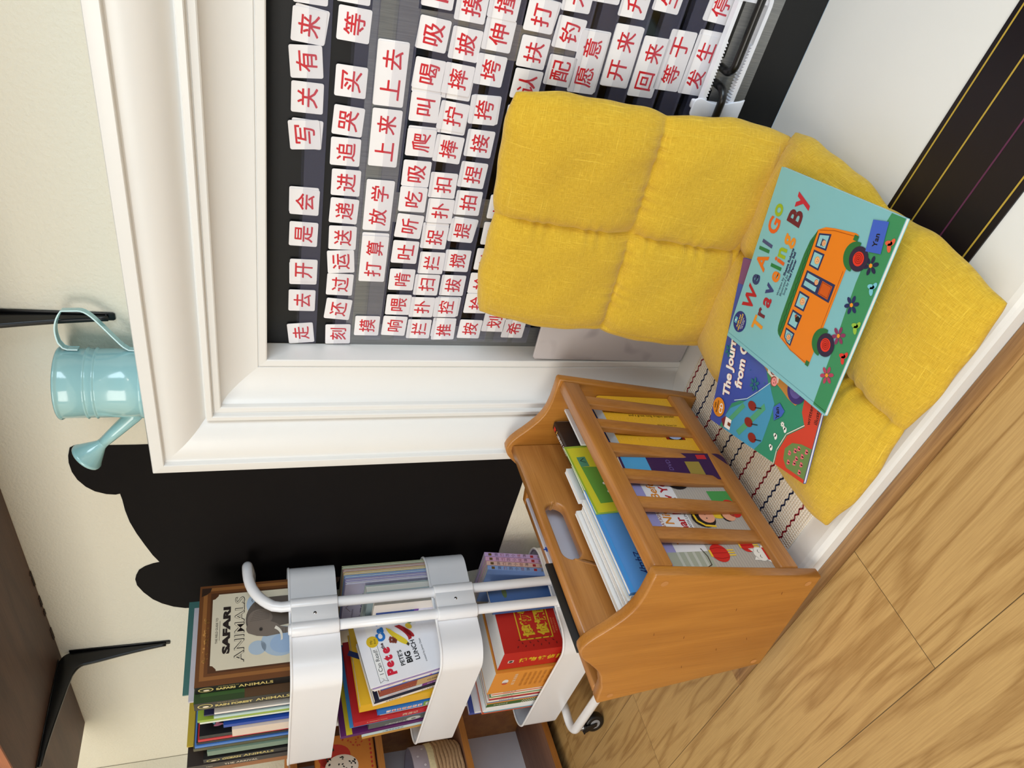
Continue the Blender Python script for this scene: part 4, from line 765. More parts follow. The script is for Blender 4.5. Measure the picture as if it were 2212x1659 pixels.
for z0, z1 in TIERS:
    b = MB()
    for y in (YA, YB): b.lathe([(.0116, z0+.001), (.0150, z0+.0016), (.0155, z0+.004), (.0155, z1-.004), (.0150, z1-.0016), (.0116, z1-.001)], CART, T((.012, y, 0)), n=20)
    b.box((.0165, (YA+YB)/2, (z0+z1)/2), (.014, YB-YA-.016, z1-z0-.004), CART, bev=.0015)
    cl = b.build('pole_clamp', t)
    s = MB(); s.lathe([(0, .003), (.003, .0028), (.0042, .0012), (.0044, 0)], STEEL, T((.0215, (YA+YB)/2, (z0+z1)/2)) @ Ry(90), n=14); s.box((0, 0, .0028), (.0045, .0009, .0008), BLACK_METAL, T((.0215, (YA+YB)/2, (z0+z1)/2)) @ Ry(90)); s.build('screw', cl)
RUB = pm((12, 12, 14), .35, .1, 30); HUB = pm((150, 152, 156), .4, .02, 30)
for (x, y, yaw) in ((-.385, -.050, 25), (-.02, -.050, 70), (-.385, .288, -20), (-.02, .288, 110)):
    M2 = T((x, y, 0)) @ Rz(yaw); b = MB()
    for k in range(4): b.lathe([(0, .0555+.0035*k), (.0088, .0555+.0035*k), (.0098, .0568+.0035*k), (.0088, .0585+.0035*k), (0, .0588+.0035*k)], STEEL, M2, n=20)
    b.prism([(.012, .057), (-.012, .057), (-.006+.014, .022), (.018, .022)], -.0145, -.0125, RUB, M2 @ Rx(90), bev=.0006); b.prism([(.012, .057), (-.012, .057), (.008, .022), (.018, .022)], .0125, .0145, RUB, M2 @ Rx(90), bev=.0006)
    b.box((0, 0, .0545), (.026, .029, .004), RUB, M2, bev=.001); c = b.build('caster', t)
    b = MB(); MW = M2 @ T((.012, 0, .0262)) @ Rx(90)
    b.lathe([(0, -.010), (.013, -.010), (.0145, -.0105), (.022, -.0108), (.0252, -.009), (.0262, -.005), (.0262, .005), (.0252, .009), (.022, .0108), (.0145, .0105), (.013, .010), (0, .010)], RUB, MW, n=30)
    for s in (-1, 1): b.lathe([(0, s*.0112), (.0125, s*.0112), (.0140, s*.0105)], HUB, MW, n=24); b.lathe([(0, s*.0120), (.004, s*.0118), (.005, s*.0112)], RUB, MW, n=14)
    b.build('wheel', c)
# ------------------------------------------------------------------ books on the trolley
def cd(d): return d if d < .30 else .30+(d-.30)*.86
def TB(d, y, z, lean=0, yaw=0): return TR @ T((-d, y, z)) @ Rz(90+yaw) @ Ry(lean)
GT, GM, GB = 'books standing in the top trolley tray', 'books standing in the middle trolley tray', 'books standing in the bottom trolley tray'
GOLD = ink((206, 190, 120)); CRM = ink((232, 220, 196))
def brown_edge(b, F, w_, h):
    b.rect(F, .012, .012, w_-.012, h-.012, ink((132, 84, 42)), 1)
def safari(b, F):
    w_, h = .228, .284; BR = ink((110, 66, 32)); BR2 = ink((150, 98, 50)); DKB = ink((52, 34, 22)); PAR = ink((222, 212, 188)); K = ink((42, 32, 28))
    b.rect(F, 0, 0, w_, h, BR, 1); b.rect(F, .012, .008, w_-.006, h-.008, BR2, 2); b.rect(F, .020, .012, w_-.014, h-.016, BR, 3)
    rnd = random.Random(2)
    for i in range(40): b.disc(F, .05+.10*rnd.random(), h-.012-.010*rnd.random(), .003*rnd.random()+.001, .002*rnd.random()+.0008, ink((196, 140, 74)), 3, 7)
    x0, x1, y1 = .030, .204, .257; rr = .012
    b.rect(F, x0-.004, .012, x1+.004, y1+.004, ink((84, 50, 26)), 4)
    b.poly(F, [(x0, .016), (x1, .016), (x1, y1-rr)]+[(x1-rr*sin(a), y1-rr*cos(a)) for a in [radians(90-90*i/6) for i in range(7)]][0:0]+[(x1, y1-rr), (x1-rr*.3, y1-rr*.95), (x1-rr*.9, y1-rr*.4), (x1-rr, y1), (x0+rr, y1), (x0+rr*.9, y1-rr*.4), (x0+rr*.3, y1-rr*.95), (x0, y1-rr)], PAR, 5)
    for x, y in ((w_-.006, h-.004), (w_-.006, .004)): b.poly(F, [(x, y), (x-.02, y), (x-.016, y-.010), (x-.010, y-.017), (x, y-.02)], DKB, 4)
    SKY = ink((176, 194, 212)); SKY2 = ink((160, 184, 214))
    for x, y, r, q in ((.172, .168, .026, .020), (.080, .118, .034, .040), (.070, .165, .016, .018)): b.disc(F, x, y, r, q, SKY, 6, 26)
    b.disc(F, .074, .112, .022, .028, SKY2, 7, 22)
    b.text(F, 'THE FIELD GUIDE TO', .118, .2445, .0062, K, 8, align='C'); b.rect(F, .095, .2405, .14, .2411, K, 8); b.text(F, 'SAFARI', .118, .221, .0185, K, 8, bold=.06, align='C', wid=.108); b.text(F, 'ANIMALS', .118, .192, .0275, K, 8, bold=.02, align='C', wid=.152); b.text(F, 'ANIMALS', .1174, .1925, .0265, PAR, 9, bold=-.008, align='C', wid=.150)
    G1, G2, G3 = ink((122, 110, 100)), ink((98, 88, 80)), ink((70, 62, 56))
    E = lambda *q: bez(*q, 8)
    F0 = F; F = F @ T((.114, .190, 0)) @ Matrix.Scale(.80, 4) @ T((-.112, -.190, 0))
    b.poly(F, E((.118, .186), (.150, .196), (.190, .180), (.202, .150))+[(.203, .10), (.203, .03), (.120, .03)]+E((.118, .07), (.112, .10), (.112, .13), (.116, .16)), G2, 10)
    b.poly(F, E((.100, .182), (.112, .192), (.126, .188), (.132, .170))+E((.134, .150), (.132, .128), (.124, .110), (.112, .100))+E((.108, .085), (.106, .07), (.104, .05), (.100, .03))+[(.088, .03)]+E((.090, .06), (.092, .09), (.088, .115), (.086, .135))+[(.090, .160)], G1, 11)
    b.poly(F, E((.122, .182), (.146, .190), (.166, .178), (.168, .156))+E((.168, .138), (.156, .120), (.140, .116), (.130, .124))+[(.124, .150)], G1, 12)
    for k in range(6): b.line(F, [(.134+.005*k, .178-.002*k), (.136+.0055*k, .150), (.138+.003*k, .128)], .0006, G3, 13)
    for k in range(9): b.line(F, [(.0895, .104-.008*k), (.105, .102-.008*k)], .0007, G3, 12)
    b.disc(F, .108, .150, .0058, .0048, G3, 13, 14); b.disc(F, .1075, .150, .0022, .0022, INKK, 14, 10)
    b.poly(F, E((.106, .116), (.100, .104), (.090, .098), (.070, .100))+E((.072, .095), (.094, .092), (.106, .100), (.114, .112)), ink((238, 230, 214)), 14)
    b.line(F, [(.056, .110), (.060, .112), (.064, .109)], .0007, K, 8)
    F = F0; b.line(F, [(.166, .168), (.170, .1705), (.174, .168)], .0008, K, 8); b.line(F, [(.178, .175), (.182, .1775), (.186, .175)], .0008, K, 8)
def guide_spine(title, b, F, t_=.028):
    b.disc(F, .021, t_*.5, .0145, t_*.33, GOLD, 1, 20); b.disc(F, .021, t_*.5, .012, t_*.26, ink((60, 60, 40)), 2, 20); b.disc(F, .022, t_*.45, .006, t_*.12, CRM, 3, 12)
    w1 = text_geo(title, .05); L_ = (w1[3]-w1[2])*.0105
    b.text(F, 'THE FIELD GUIDE TO', .044, t_*.74, .0042, GOLD, 1); b.text(F, title, .040, t_*.30, .0118, GOLD, 1, bold=.05); b.text(F, 'ANIMALS', .046+L_*1.12, t_*.30, .0165, GOLD, 1, bold=.015)
BLK = pm((20, 19, 18), .35, .1, 40)
book('brown hardback safari guide facing out at right end of top trolley tray', .228, .284, .028, ink((104, 64, 34)), TB(.0275, .026, .7034), spine=BLK, hard=True, front=safari, spinefn=lambda b, F: guide_spine('SAFARI', b, F), group=GT)
def rain_front(b, F): b.rect(F, 0, 0, .228, .284, ink((48, 70, 34)), 1); b.rect(F, .0, .09, .05, .19, ink((86, 60, 36)), 2); b.rect(F, .012, .01, .22, .274, ink((60, 92, 42)), 1.5)
book('green and black rainforest guide standing behind the brown safari guide', .228, .286, .031, ink((56, 84, 40)), TB(.058, .007, .7034), spine=BLK, hard=True, front=rain_front, spinefn=lambda b, F: guide_spine('RAIN FOREST', b, F, .031), group=GT)
def stars_front(b, F):
    for x, y, r in ((.03, .268, .004), (.055, .20, .0018), (.02, .24, .0016), (.045, .235, .0015)): star(b, F, x, y, r, CRM, 1)
    for x, y, a, c in ((.030, .262, .5, (120, 176, 206)), (.020, .250, 1.7, (222, 140, 170)), (.028, .248, 2.2, (222, 140, 170))): b.disc(F, x, y, .010, .0028, ink(c), 2, 12, a)
def sp(txt, c, h=.006, off=.03): return lambda b, F, th: b.text(F, txt, off, th*.28, min(h, th*.6), ink(c), 2, bold=.02)
TOP = [ # d0, thickness, top z, spine y, colour, hard, label, spine printing, front
 (.094, .006, 1.003, .030, (196, 190, 198), 0, 'tall grey lilac thin book right behind the rainforest guide', None, None),
 (.108, .010, .955, .020, (40, 36, 48), 0, 'short dark patterned book behind the grey lilac one', None, None),
 (.126, .004, 1.018, .060, (70, 116, 110), 0, 'tallest teal thin book rising at the back of top tray', None, None),
 (.137, .007, .955, .018, (244, 240, 234), 0, 'short white book with orange line, top trolley tray', None, None),
 (.150, .006, .976, .022, (34, 34, 78), 0, 'thin navy book after the short white ones in top tray', None, None),
 (.160, .010, .957, .020, (188, 214, 212), 0, 'short pale aqua book in the top trolley tray', None, None),
 (.174, .010, .990, .022, (150, 178, 60), 0, 'lime green thin book in top trolley tray', None, None),
 (.186, .007, .986, .022, (228, 238, 222), 0, 'pale white-green book right behind the lime green one', None, None),
 (.196, .010, .990, .030, (24, 34, 74), 1, 'dark navy hardback rising tall in middle of top tray', None, None),
 (.210, .013, .940, .020, (30, 74, 170), 0, 'royal blue short book in the top trolley tray', None, None),
 (.226, .036, .923, .014, (224, 206, 190), 0, 'cream bent folder stuffed in the top trolley tray', None, None),
 (.266, .016, .992, .026, (18, 17, 20), 1, 'black hardback with dragonfly and white stars in top tray', None, stars_front),
 (.285, .012, .996, .026, (200, 34, 46), 1, 'red spined hardback beside the black starry one in top tray', None, None),
 (.300, .010, 1.000, .026, (24, 24, 30), 1, 'thin black hardback between the red and the blue spines', None, None),
 (.3135, .011, 1.004, .024, (72, 126, 206), 1, 'bright blue spined hardback in the top trolley tray', None, None),
 (.327, .014, 1.008, .024, (84, 80, 54), 1, 'olive brown hardback next to the bright blue one', None, None),
 (.344, .024, .980, .020, (118, 142, 124), 1, 'sage green thick hardback in the top trolley tray', None, None),
 (.372, .006, 1.026, .050, (196, 168, 50), 0, 'tall yellow edged book standing at back of top tray', None, None),
 (.381, .022, .990, .018, (26, 24, 22), 1, 'black guide with gold ocean title toward left end of top tray', 'OCEAN', None),
 (.406, .024, 1.026, .016, (44, 34, 30), 1, 'dark brown tall hardback with arrival title at left of top tray', 'ARR', None),
 (.433, .026, .988, .018, (150, 92, 40), 1, 'amber brown hardback at the left end of top trolley tray', None, None)]
def arr(b, F, th): b.text(F, 'THE ARRIVAL', .080, th*.28, .0125, CRM, 2, bold=.01); b.text(F, 'TAN', .040, th*.3, .007, CRM, 2)
rnd = random.Random(4)
for d0, th, zt, y, c, hd, lb, s, fr in TOP:
    fn = None
    if s == 'OCEAN': fn = lambda b, F, th=th: guide_spine('OCEAN', b, F, th)
    elif s == 'ARR': fn = lambda b, F, th=th: arr(b, F, th)
    book(lb, min(.238, .205+.03*rnd.random()), zt-.7034, th, pm(c, .38, .06, 30), TB(d0, y, .7034), hard=bool(hd), front=fr, spinefn=fn, group=GT, pages=PAGES)
# middle tray
def pete(b, F):
    w_, h = .152, .229; K = INKK; RD2 = ink((214, 34, 62)); BL2 = ink((40, 120, 204))
    b.line(F, [(.010, .196), (.016, .203)], .0008, K, 1); b.poly(F, [(.012, .190), (.145, .190), (.145, .206), (.012, .206)], ink((250, 250, 250)), 1)
    for q in ([(.012, .190), (.112, .190)], [(.012, .206), (.112, .206)]): b.line(F, q, .0007, K, 2)
    b.line(F, [(.012, .206), (.004, .206), (.008, .197), (.004, .188), (.012, .190)], .0007, K, 2)
    b.text(F, 'I Can Read!', .022, .1935, .0128, K, 2); b.disc(F, .1005, .198, .0135, .0135, ink((226, 190, 36)), 3, 24); b.text(F, 'My', .1005, .1985, .0078, K, 4, align='C'); b.text(F, 'First', .1005, .1905, .0068, K, 4, align='C')
    for i, ch in enumerate('Pete'): b.text(F, ch, .0145+.0172*i-(.001 if i > 1 else 0), .166+(.001 if i % 2 else 0), .0265, RD2, 2, bold=.07)
    b.text(F, 'the', .078, .175, .0105, ink((70, 30, 40)), 2, bold=.03, rot=6)
    for i, ch in enumerate('Cat'): b.text(F, ch, .096+.0195*i, .168, .0265, BL2, 2, bold=.07)
    b.text(F, 'PETE\u2019S', .028, .142, .0135, K, 2, bold=.02); b.text(F, 'BIG', .030, .124, .018, K, 2, bold=.04); b.text(F, 'LUNCH', .032, .106, .0145, K, 2, bold=.02); b.text(F, 'created by James Dean', .022, .092, .0062, K, 2)
    Y2 = ink((232, 206, 50)); b.poly(F, bez((.072, .124), (.080, .140), (.105, .158), (.126, .160), 10)+bez((.118, .150), (.100, .138), (.090, .122), (.076, .120), 10), Y2, 3); b.poly(F, [(.068, .122), (.073, .118), (.078, .121), (.074, .126)], ink((70, 64, 40)), 4)
    b.poly(F, bez((.082, .118), (.092, .114), (.110, .126), (.124, .140), 8)+bez((.124, .128), (.112, .112), (.098, .104), (.084, .110), 8), ink((170, 32, 40)), 3); b.disc(F, .100, .112, .016, .0055, ink((170, 32, 40)), 3, 16, .6)
    for i in range(9): b.disc(F, .086+.0035*(i % 4)+.002*(i//4), .148+.005*(i//3)-.002*(i % 2), .0036, .0032, ink((136, 66, 50)), 4, 10)
    for x, y, c in ((.115, .108, (230, 200, 60)), (.128, .104, (110, 160, 66)), (.134, .095, (222, 160, 60)), (.122, .096, (236, 236, 236)), (.140, .108, (180, 40, 44))): b.disc(F, x, y, .0085, .006, ink(c), 4, 14, .7)
WHITEC = ink((244, 244, 250)); LEANP = -9.5
book('white early reader paperback facing out from the middle trolley tray', .152, .229, .004, WHITEC, TB(.072, .034, .4120, LEANP), front=pete, group=GM, pages=PAGESW)
MID = [(.077, .004, .226, (160, 140, 190), 0, 'thin lilac paperback immediately behind the facing-out early reader', None), (.0818, .005, .226, (244, 240, 242), 0, 'thin white paperback with yellow sticker second behind the early reader', 'Y'), (.0875, .005, .222, (240, 236, 240), 0, 'thin white paperback with pink sticker third behind the early reader', 'P'),
 (.0935, .005, .205, (64, 92, 176), 0, 'thin royal blue paperback fourth behind the early reader', 'T'), (.0995, .030, .206, (150, 74, 56), 1, 'thick red brown and tan hardback in middle trolley tray', 'B'), (.131, .012, .205, (200, 206, 216), 0, 'pale grey and purple paperback in middle trolley tray', 'G'), (.144, .016, .215, (24, 28, 52), 0, 'navy covered paperback in middle trolley tray', None), (.161, .010, .217, (242, 232, 222), 0, 'cream paperback with dark green edge in middle tray', 'S')]
for d0, th, h, c, hd, lb, k in MID:
    def fn(b, F, th=th, k=k, h=h):
        if k == 'Y': b.rect(F, .068, .0005, .074, th, ink((240, 220, 40)), 1); b.text(F, '我会认字了', .034, th*.2, th*.6, RED, 1)
        if k == 'P': b.rect(F, .128, .0005, .134, th, ink((236, 130, 180)), 1); b.text(F, '一年级快乐读', .06, th*.2, th*.6, INKK, 1)
        if k == 'T': b.text(F, 'BEGINNER', .06, th*.2, th*.6, ink((230, 160, 60)), 1)
        if k == 'B':
            b.rect(F, .085, 0, h, th, ink((196, 164, 116)), 1)
            for i in range(3): b.text(F, 'LAW', .025+.02*i, th*.2, .010, ink((190, 120, 90)), 2, rot=0)
            b.text(F, 'CLASSICS', .110, th*.35, .009, INKK, 2)
        if k == 'G': b.rect(F, .10, 0, h, th, ink((120, 50, 130)), 1); b.text(F, '幼小衔接', .112, th*.2, th*.6, ink((230, 220, 240)), 2); b.text(F, 'READING READINESS', .02, th*.3, th*.4, RED, 2)
        if k == 'S': b.text(F, '红黄蓝绿彩色', .03, th*.2, th*.55, INKK, 1); b.text(F, '大个子爷爷', .115, th*.2, th*.55, INKK, 1)
    book(lb, .150, h, th, ink(c), TB(d0, .033, .4120-.002, LEANP), hard=bool(hd), spinefn=fn, group=GM, pages=PAGES)
def yellow_front(b, F):
    b.disc(F, .125, .12, .088, .105, ink((244, 210, 90)), 1, 36); b.disc(F, .125, .12, .0865, .1035, ink((228, 178, 34)), 2, 36)
    for i, ch in enumerate('六十一世界小学'): b.text(F, ch, .050+.006*i, .10+.018*i, .013, NAVY, 3, rot=60)
def fn_blue(b, F):
    b.rect(F, .108, 0, .17, .024, ink((120, 160, 70)), 1)
    for i, ch in enumerate('儿童图解百科全'): b.rect(F, .020+.0125*i, .006, .030+.0125*i, .017, ink((236, 232, 232)), 2); b.text(F, ch, .0208+.0125*i, .0075, .0085, RED, 3)
    for i in range(3): b.rect(F, .114+.015*i, .005, .126+.015*i, .018, ink((236, 232, 232)), 2); b.text(F, '字母表'[i], .1155+.015*i, .007, .009, NAVY if i != 1 else RED, 3)
def fn_red(b, F): b.text(F, '西游记', .115, .007, .012, CRM, 1); b.text(F, 'A Children\u2019s Classic', .03, .009, .006, CRM, 1)
def red_front(b, F):
    rnd = random.Random(8)
    for i in range(26): star(b, F, .01+.19*rnd.random(), .15+.09*rnd.random(), .0035, ink([(230, 200, 190), (60, 20, 20), (120, 20, 30)][i % 3]), 1)
def purple_front(b, F):
    b.rect(F, 0, .262, .21, .2765, ink((216, 196, 44)), 1); b.disc(F, .17, .240, .015, .015, ink((190, 110, 40)), 1, 22); b.disc(F, .17, .240, .012, .012, ink((216, 140, 60)), 2, 22)
    b.text(F, '让孩子从四五十字就能进入', .02, .246, .0085, CRM, 2); b.text(F, '绘本字到阅读的自主学习', .02, .232, .0085, CRM, 2); b.rect(F, .11, .20, .13, .215, ink((70, 150, 150)), 2)
def fn_grey(b, F): b.disc(F, .11, .012, .018, .010, ink((190, 192, 190)), 1, 20); b.disc(F, .11, .010, .006, .004, ink((110, 110, 110)), 2, 14); b.text(F, '小熊的奇妙旅行', .04, .004, .008, ink((220, 220, 220)), 2)
for d0, th, h, w_, y, c, hd, lb, fr, sf in ((.176, .036, .256, .190, .020, (228, 178, 34), 1, 'thick golden yellow hardback in the middle trolley tray', yellow_front, None), (.216, .024, .212, .17, .016, (34, 112, 194), 1, 'bright blue hardback with character tiles on spine, middle tray', None, fn_blue), (.242, .011, .205, .17, .020, (240, 220, 214), 0, 'pale pink paperback beside the blue tiled spine, middle tray', None, lambda b, F: b.text(F, 'ABC 认知绘本', .03, .003, .006, INKK, 1)), (.255, .024, .264, .20, .016, (188, 30, 38), 1, 'red hardback with stars on cover, middle trolley tray', red_front, fn_red),
    (.281, .006, .272, .205, .018, (54, 130, 190), 0, 'slim sky blue book rising behind the red starry one', None, None), (.289, .040, .225, .19, .022, (92, 96, 96), 1, 'charcoal grey book with round print on spine, middle tray', None, fn_grey), (.332, .014, .290, .215, .020, (94, 28, 96), 0, 'tall purple and yellow workbook, tallest in middle trolley tray', purple_front, None), (.348, .014, .238, .19, .020, (198, 222, 226), 0, 'pale blue book next to the tall purple workbook, middle tray', None, lambda b, F: b.text(F, '小猪佩恩学数学', .05, .004, .007, NAVY, 1)), (.364, .012, .236, .19, .020, (200, 150, 70), 0, 'amber paperback at left end of middle trolley tray', None, None)):
    book(lb, w_, h, th, pm(c, .36, .05, 30), TB(d0, y, .3950, -3.5), hard=bool(hd), front=fr, spinefn=sf, group=GM)
# lilac series standing at the back of the middle tray, covers to the room
def series_front(b, F):
    b.text(F, '历史百科绘本', .030, .218, .022, ink((90, 80, 120)), 1, wid=.15); b.line(F, [(.09, .262), (.11, .274), (.13, .262)], .0012, ink((120, 90, 90)), 1)
    b.text(F, 'History Picture Book', .05, .255, .006, ink((110, 100, 130)), 1); b.disc(F, .12, .19, .02, .012, ink((170, 140, 90)), 1, 14)
SER = [((178, 184, 150), 'sage'), ((196, 160, 150), 'rose'), ((226, 202, 150), 'sand'), ((150, 180, 220), 'sky blue'), ((172, 164, 206), 'violet'), ((206, 202, 226), 'lilac')]
for i, (c, nm) in enumerate(SER):
    y = .276-.0085*i
    book('%s edged large series book standing at back of middle trolley tray' % nm, .215, .286-.001*i, .0075, ink(c), TR @ T((-.242, y, .3950)) @ T((0, -.0075, 0)), front=series_front if i == 5 else None, group='history series books at the back of middle tray', hard=True)
for i, (c, th, h, lb, w_) in enumerate((((176, 190, 188), .020, .238, 'grey green hardback before the lilac series in middle tray', .20), ((150, 170, 176), .018, .236, 'slate blue grey hardback second before the lilac series', .205), ((236, 228, 218), .011, .222, 'bulging white page block paperback before the slate hardback', .20))):
    book(lb, w_, h, th, pm(c, .4, .05, 30), TR @ T((-.225, [.198, .178, .164][i], .3950)), group=GM, hard=i < 2, pages=PAGES)
def ben_front(b, F): b.text(F, '本草纲目', .04, .150, .026, INKK, 1); b.poly(F, [(0, .05), (.17, .12), (.17, .135), (0, .07)], ink((110, 70, 150)), 1)
book('deep blue paperback half hidden by trolley poles in middle tray', .150, .232, .012, ink((40, 66, 130)), TB(.090, .182-.02, .3950, 0), front=lambda b, F: (b.text(F, '本草', .02, .13, .026, INKK, 1), b.poly(F, [(0, .09), (.15, .02), (.15, .045), (0, .10)], ink((110, 70, 150)), 1)), group=GM) if False else book('deep blue paperback half hidden by trolley poles in middle tray', .085, .215, .006, ink((40, 66, 130)), TB(.060, .150, .3950, 0, -3), front=lambda b, F: (b.text(F, '本', .012, .125, .034, INKK, 1), b.text(F, '行', .046, .125, .034, INKK, 1), b.poly(F, [(0, .13), (.085, .10), (.085, .085), (0, .12)], ink((110, 70, 150)), 2), b.poly(F, [(0, .12), (.085, .085), (.085, 0), (0, 0)], ink((214, 210, 226)), 2)), group=GM)
# bottom tray
def red_set(b, F):
    YG = ink((214, 180, 40)); w_, h = .15, .232
    for q in ([(.028, .105), (.122, .105)], [(.122, .105), (.122, .185)], [(.122, .185), (.028, .185)], [(.028, .185), (.028, .105)]): b.line(F, q, .0028, YG, 1)
    for i, ch in enumerate('博物馆'): b.text(F, ch, .034+.029*i, .147, .030, YG, 1, bold=.05)
    for i, ch in enumerate('侦探队'): b.text(F, ch, .034+.029*i, .110, .030, YG, 1, bold=.05)
    b.disc(F, .128, .205, .014, .014, YG, 1, 22); b.disc(F, .128, .205, .0125, .0125, ink((186, 36, 26)), 2, 22); b.text(F, '珍藏', .128, .201, .009, YG, 3, align='C')
    for i, s in enumerate(('知识探险 科普故事', '一套写给孩子的书')): b.text(F, s, .036, .096-.007*i, .0045, ink((226, 140, 90)), 1)
    DR = ink((120, 24, 20))
    for i in range(16): b.disc(F, .012+.008*(i % 3), .10+.008*i*.8, .0032, .0016, DR, 1, 8, i)
    b.rect(F, .010, 0, .150, .084, ink((206, 200, 204)), 1)
    for i in range(6): b.disc(F, .022+.021*i, .072, .0095, .0095, ink((128, 120, 124)), 2, 18); b.disc(F, .022+.021*i, .052, .0095, .0095, ink((170, 164, 168)), 2, 18)
def red_spine(b, F):
    YG = ink((222, 186, 40))
    for i, ch in enumerate('博物馆侦探队'): b.text(F, ch, .045+.0235*i, .026, .0205, YG, 1, bold=.03)
    b.rect(F, .018, .030, .032, .042, ink((210, 200, 190)), 1); b.disc(F, .025, .036, .005, .004, INKK, 2, 12)
book('thick red boxed set with yellow characters facing out of bottom trolley tray', .150, .232, .080, ink((186, 36, 26)), TB(.0375, .017, .1045), front=red_set, spinefn=red_spine, group=GB, name='boxed_book_set', cat='book set', pages=PAGESW)
def or_spine(b, F):
    for i in range(6): b.text(F, '亲爱的小朋友大家好', .075+.013*i, .095, .0075, ink((176, 108, 40)), 1, rot=-90, wid=.070)
    b.text(F, '新阅读 第三辑', .052, .095, .0085, CRM, 1, rot=-90); b.disc(F, .034, .060, .008, .011, ink((226, 222, 220)), 1, 14); b.disc(F, .034, .050, .007, .006, ink((200, 60, 40)), 1, 12)
book('wide orange boxed set with vertical text beside red set, bottom tray', .165, .236, .110, ink((222, 146, 56)), TB(.1215, .010, .1045), spinefn=or_spine, group=GB, name='boxed_book_set', cat='book set', pages=PAGESW)
BOT = [((240, 228, 220), .008, 'W'), ((226, 112, 60), .005, ''), ((240, 238, 226), .007, 'W'), ((84, 130, 66), .005, ''), ((236, 226, 200), .007, 'W'), ((196, 50, 40), .006, ''), ((150, 60, 90), .004, ''), ((244, 236, 220), .009, 'W'), ((90, 122, 180), .005, ''), ((222, 146, 60), .007, ''), ((70, 104, 52), .018, 'D'), ((244, 244, 246), .014, ''), ((240, 240, 242), .012, ''), ((110, 176, 196), .006, ''), ((206, 84, 44), .006, '')]
BN = ['cream spined', 'slim orange', 'off-white', 'slim leaf green', 'ivory spined', 'slim brick red', 'slim plum', 'wide ivory', 'slim blue', 'amber', 'thick green dotted', 'thick plain white', 'thinner plain white', 'slim aqua', 'slim rust orange']
d = .2335; rnd = random.Random(12)
for i, (c, th, k) in enumerate(BOT):
    def fn(b, F, th=th, k=k):
        if k == 'W': b.text(F, '学前阅读 第二级', .03, th*.2, th*.55, INKK, 1); b.rect(F, .14, 0, .21, th, ink([(226, 112, 60), (90, 150, 190), (90, 130, 70), (222, 120, 60)][i % 4]), 1)
        if k == 'D':
            for a in range(12):
                for e in range(4): b.disc(F, .095+.006*a+.003*(e % 2), .003+.004*e, .0016, .0016, CRM, 1, 8)
            b.text(F, '森林里的故事', .018, th*.4, .006, CRM, 1)
    book('%s paperback, %s after the orange set in bottom tray' % (BN[i], ORD[i] if i < 13 else ['fourteenth', 'fifteenth'][i-13]), .165+.02*rnd.random(), .218+.006*rnd.random(), th, ink(c), TB(d, .012, .1045), spinefn=fn, group=GB, pages=PAGESW); d += th*1.04
book('white wire-bound notebook rising behind the white paperbacks, bottom tray', .19, .238, .010, ink((236, 236, 240)), TB(d+.002, .022, .1045), group=GB, pages=PAGESW, name='notebook', cat='notebook')
book('violet blue tall folder book at left end of bottom trolley tray', .20, .250, .012, ink((72, 84, 160)), TB(d+.016, .026, .1045), group=GB)
PK = [((200, 170, 220), 'lavender'), ((222, 172, 206), 'pink'), ((230, 190, 180), 'peach'), ((140, 170, 226), 'periwinkle')]
for i, (c, nm) in enumerate(PK):
    def fn(b, F):
        b.rect(F, .010, .002, .018, .009, ink((110, 84, 40)), 1)
        for j, ch in enumerate('我们的小世界'): b.text(F, ch, .026+.0145*j, .0018, .0085, ink([(60, 40, 60), (150, 60, 60), (60, 40, 60)][j % 3]), 1)
        b.rect(F, .118, .002, .126, .009, ink((170, 40, 50)), 1); b.text(F, '第%s册' % '一二三四'[i], .136, .002, .0075, ink((150, 130, 60)), 1)
    book('%s spined slim series book leaning at back of bottom trolley tray' % nm, .15, .230, .0115, ink(c), TR @ T((-.014, .238-.0128*i, .1065)) @ Rx(-9) @ Rz(180) @ T((0, 0, 0)), spinefn=fn, group='slim pastel series at the back of bottom tray')
book('steel blue paperback behind the red boxed set in bottom trolley tray', .085, .240, .010, ink((70, 104, 160)), TB(.024, .115, .1045, 0, 4), group=GB, front=lambda b, F: b.disc(F, .05, .2, .015, .006, ink((90, 110, 70)), 1, 14))
# ------------------------------------------------------------------ low bookcase in the corner behind the trolley
BC = T((-2.196, -.15, 0)) @ Rz(8)
t = thing('bookcase', BC, 'low wooden bookcase in the corner behind the white trolley', 'bookcase')
EDGE = wood('bookcase_edge', (186, 122, 56), (150, 92, 36), 'Y', 6, 10, .45)
for z in (.045, .302, .552, .790):
    s = MB().box((-.1325, -.32, z-.009), (.259, .80, .018), SHELFDARK).build('shelf_board', t); MB().box((-.0015, -.32, z-.009), (.003, .80, .0182), EDGE).build('edge_strip', s)
MB().box((-.1325, .089, .40), (.265, .018, .80), SHELFWOOD).build('side_panel', t); MB().box((-.1325, -.73, .40), (.265, .018, .80), SHELFWOOD).build('side_panel', t)
MB().box((-.259, -.32, .42), (.006, .80, .76), pm((226, 222, 226), .5)).build('back_panel', t)
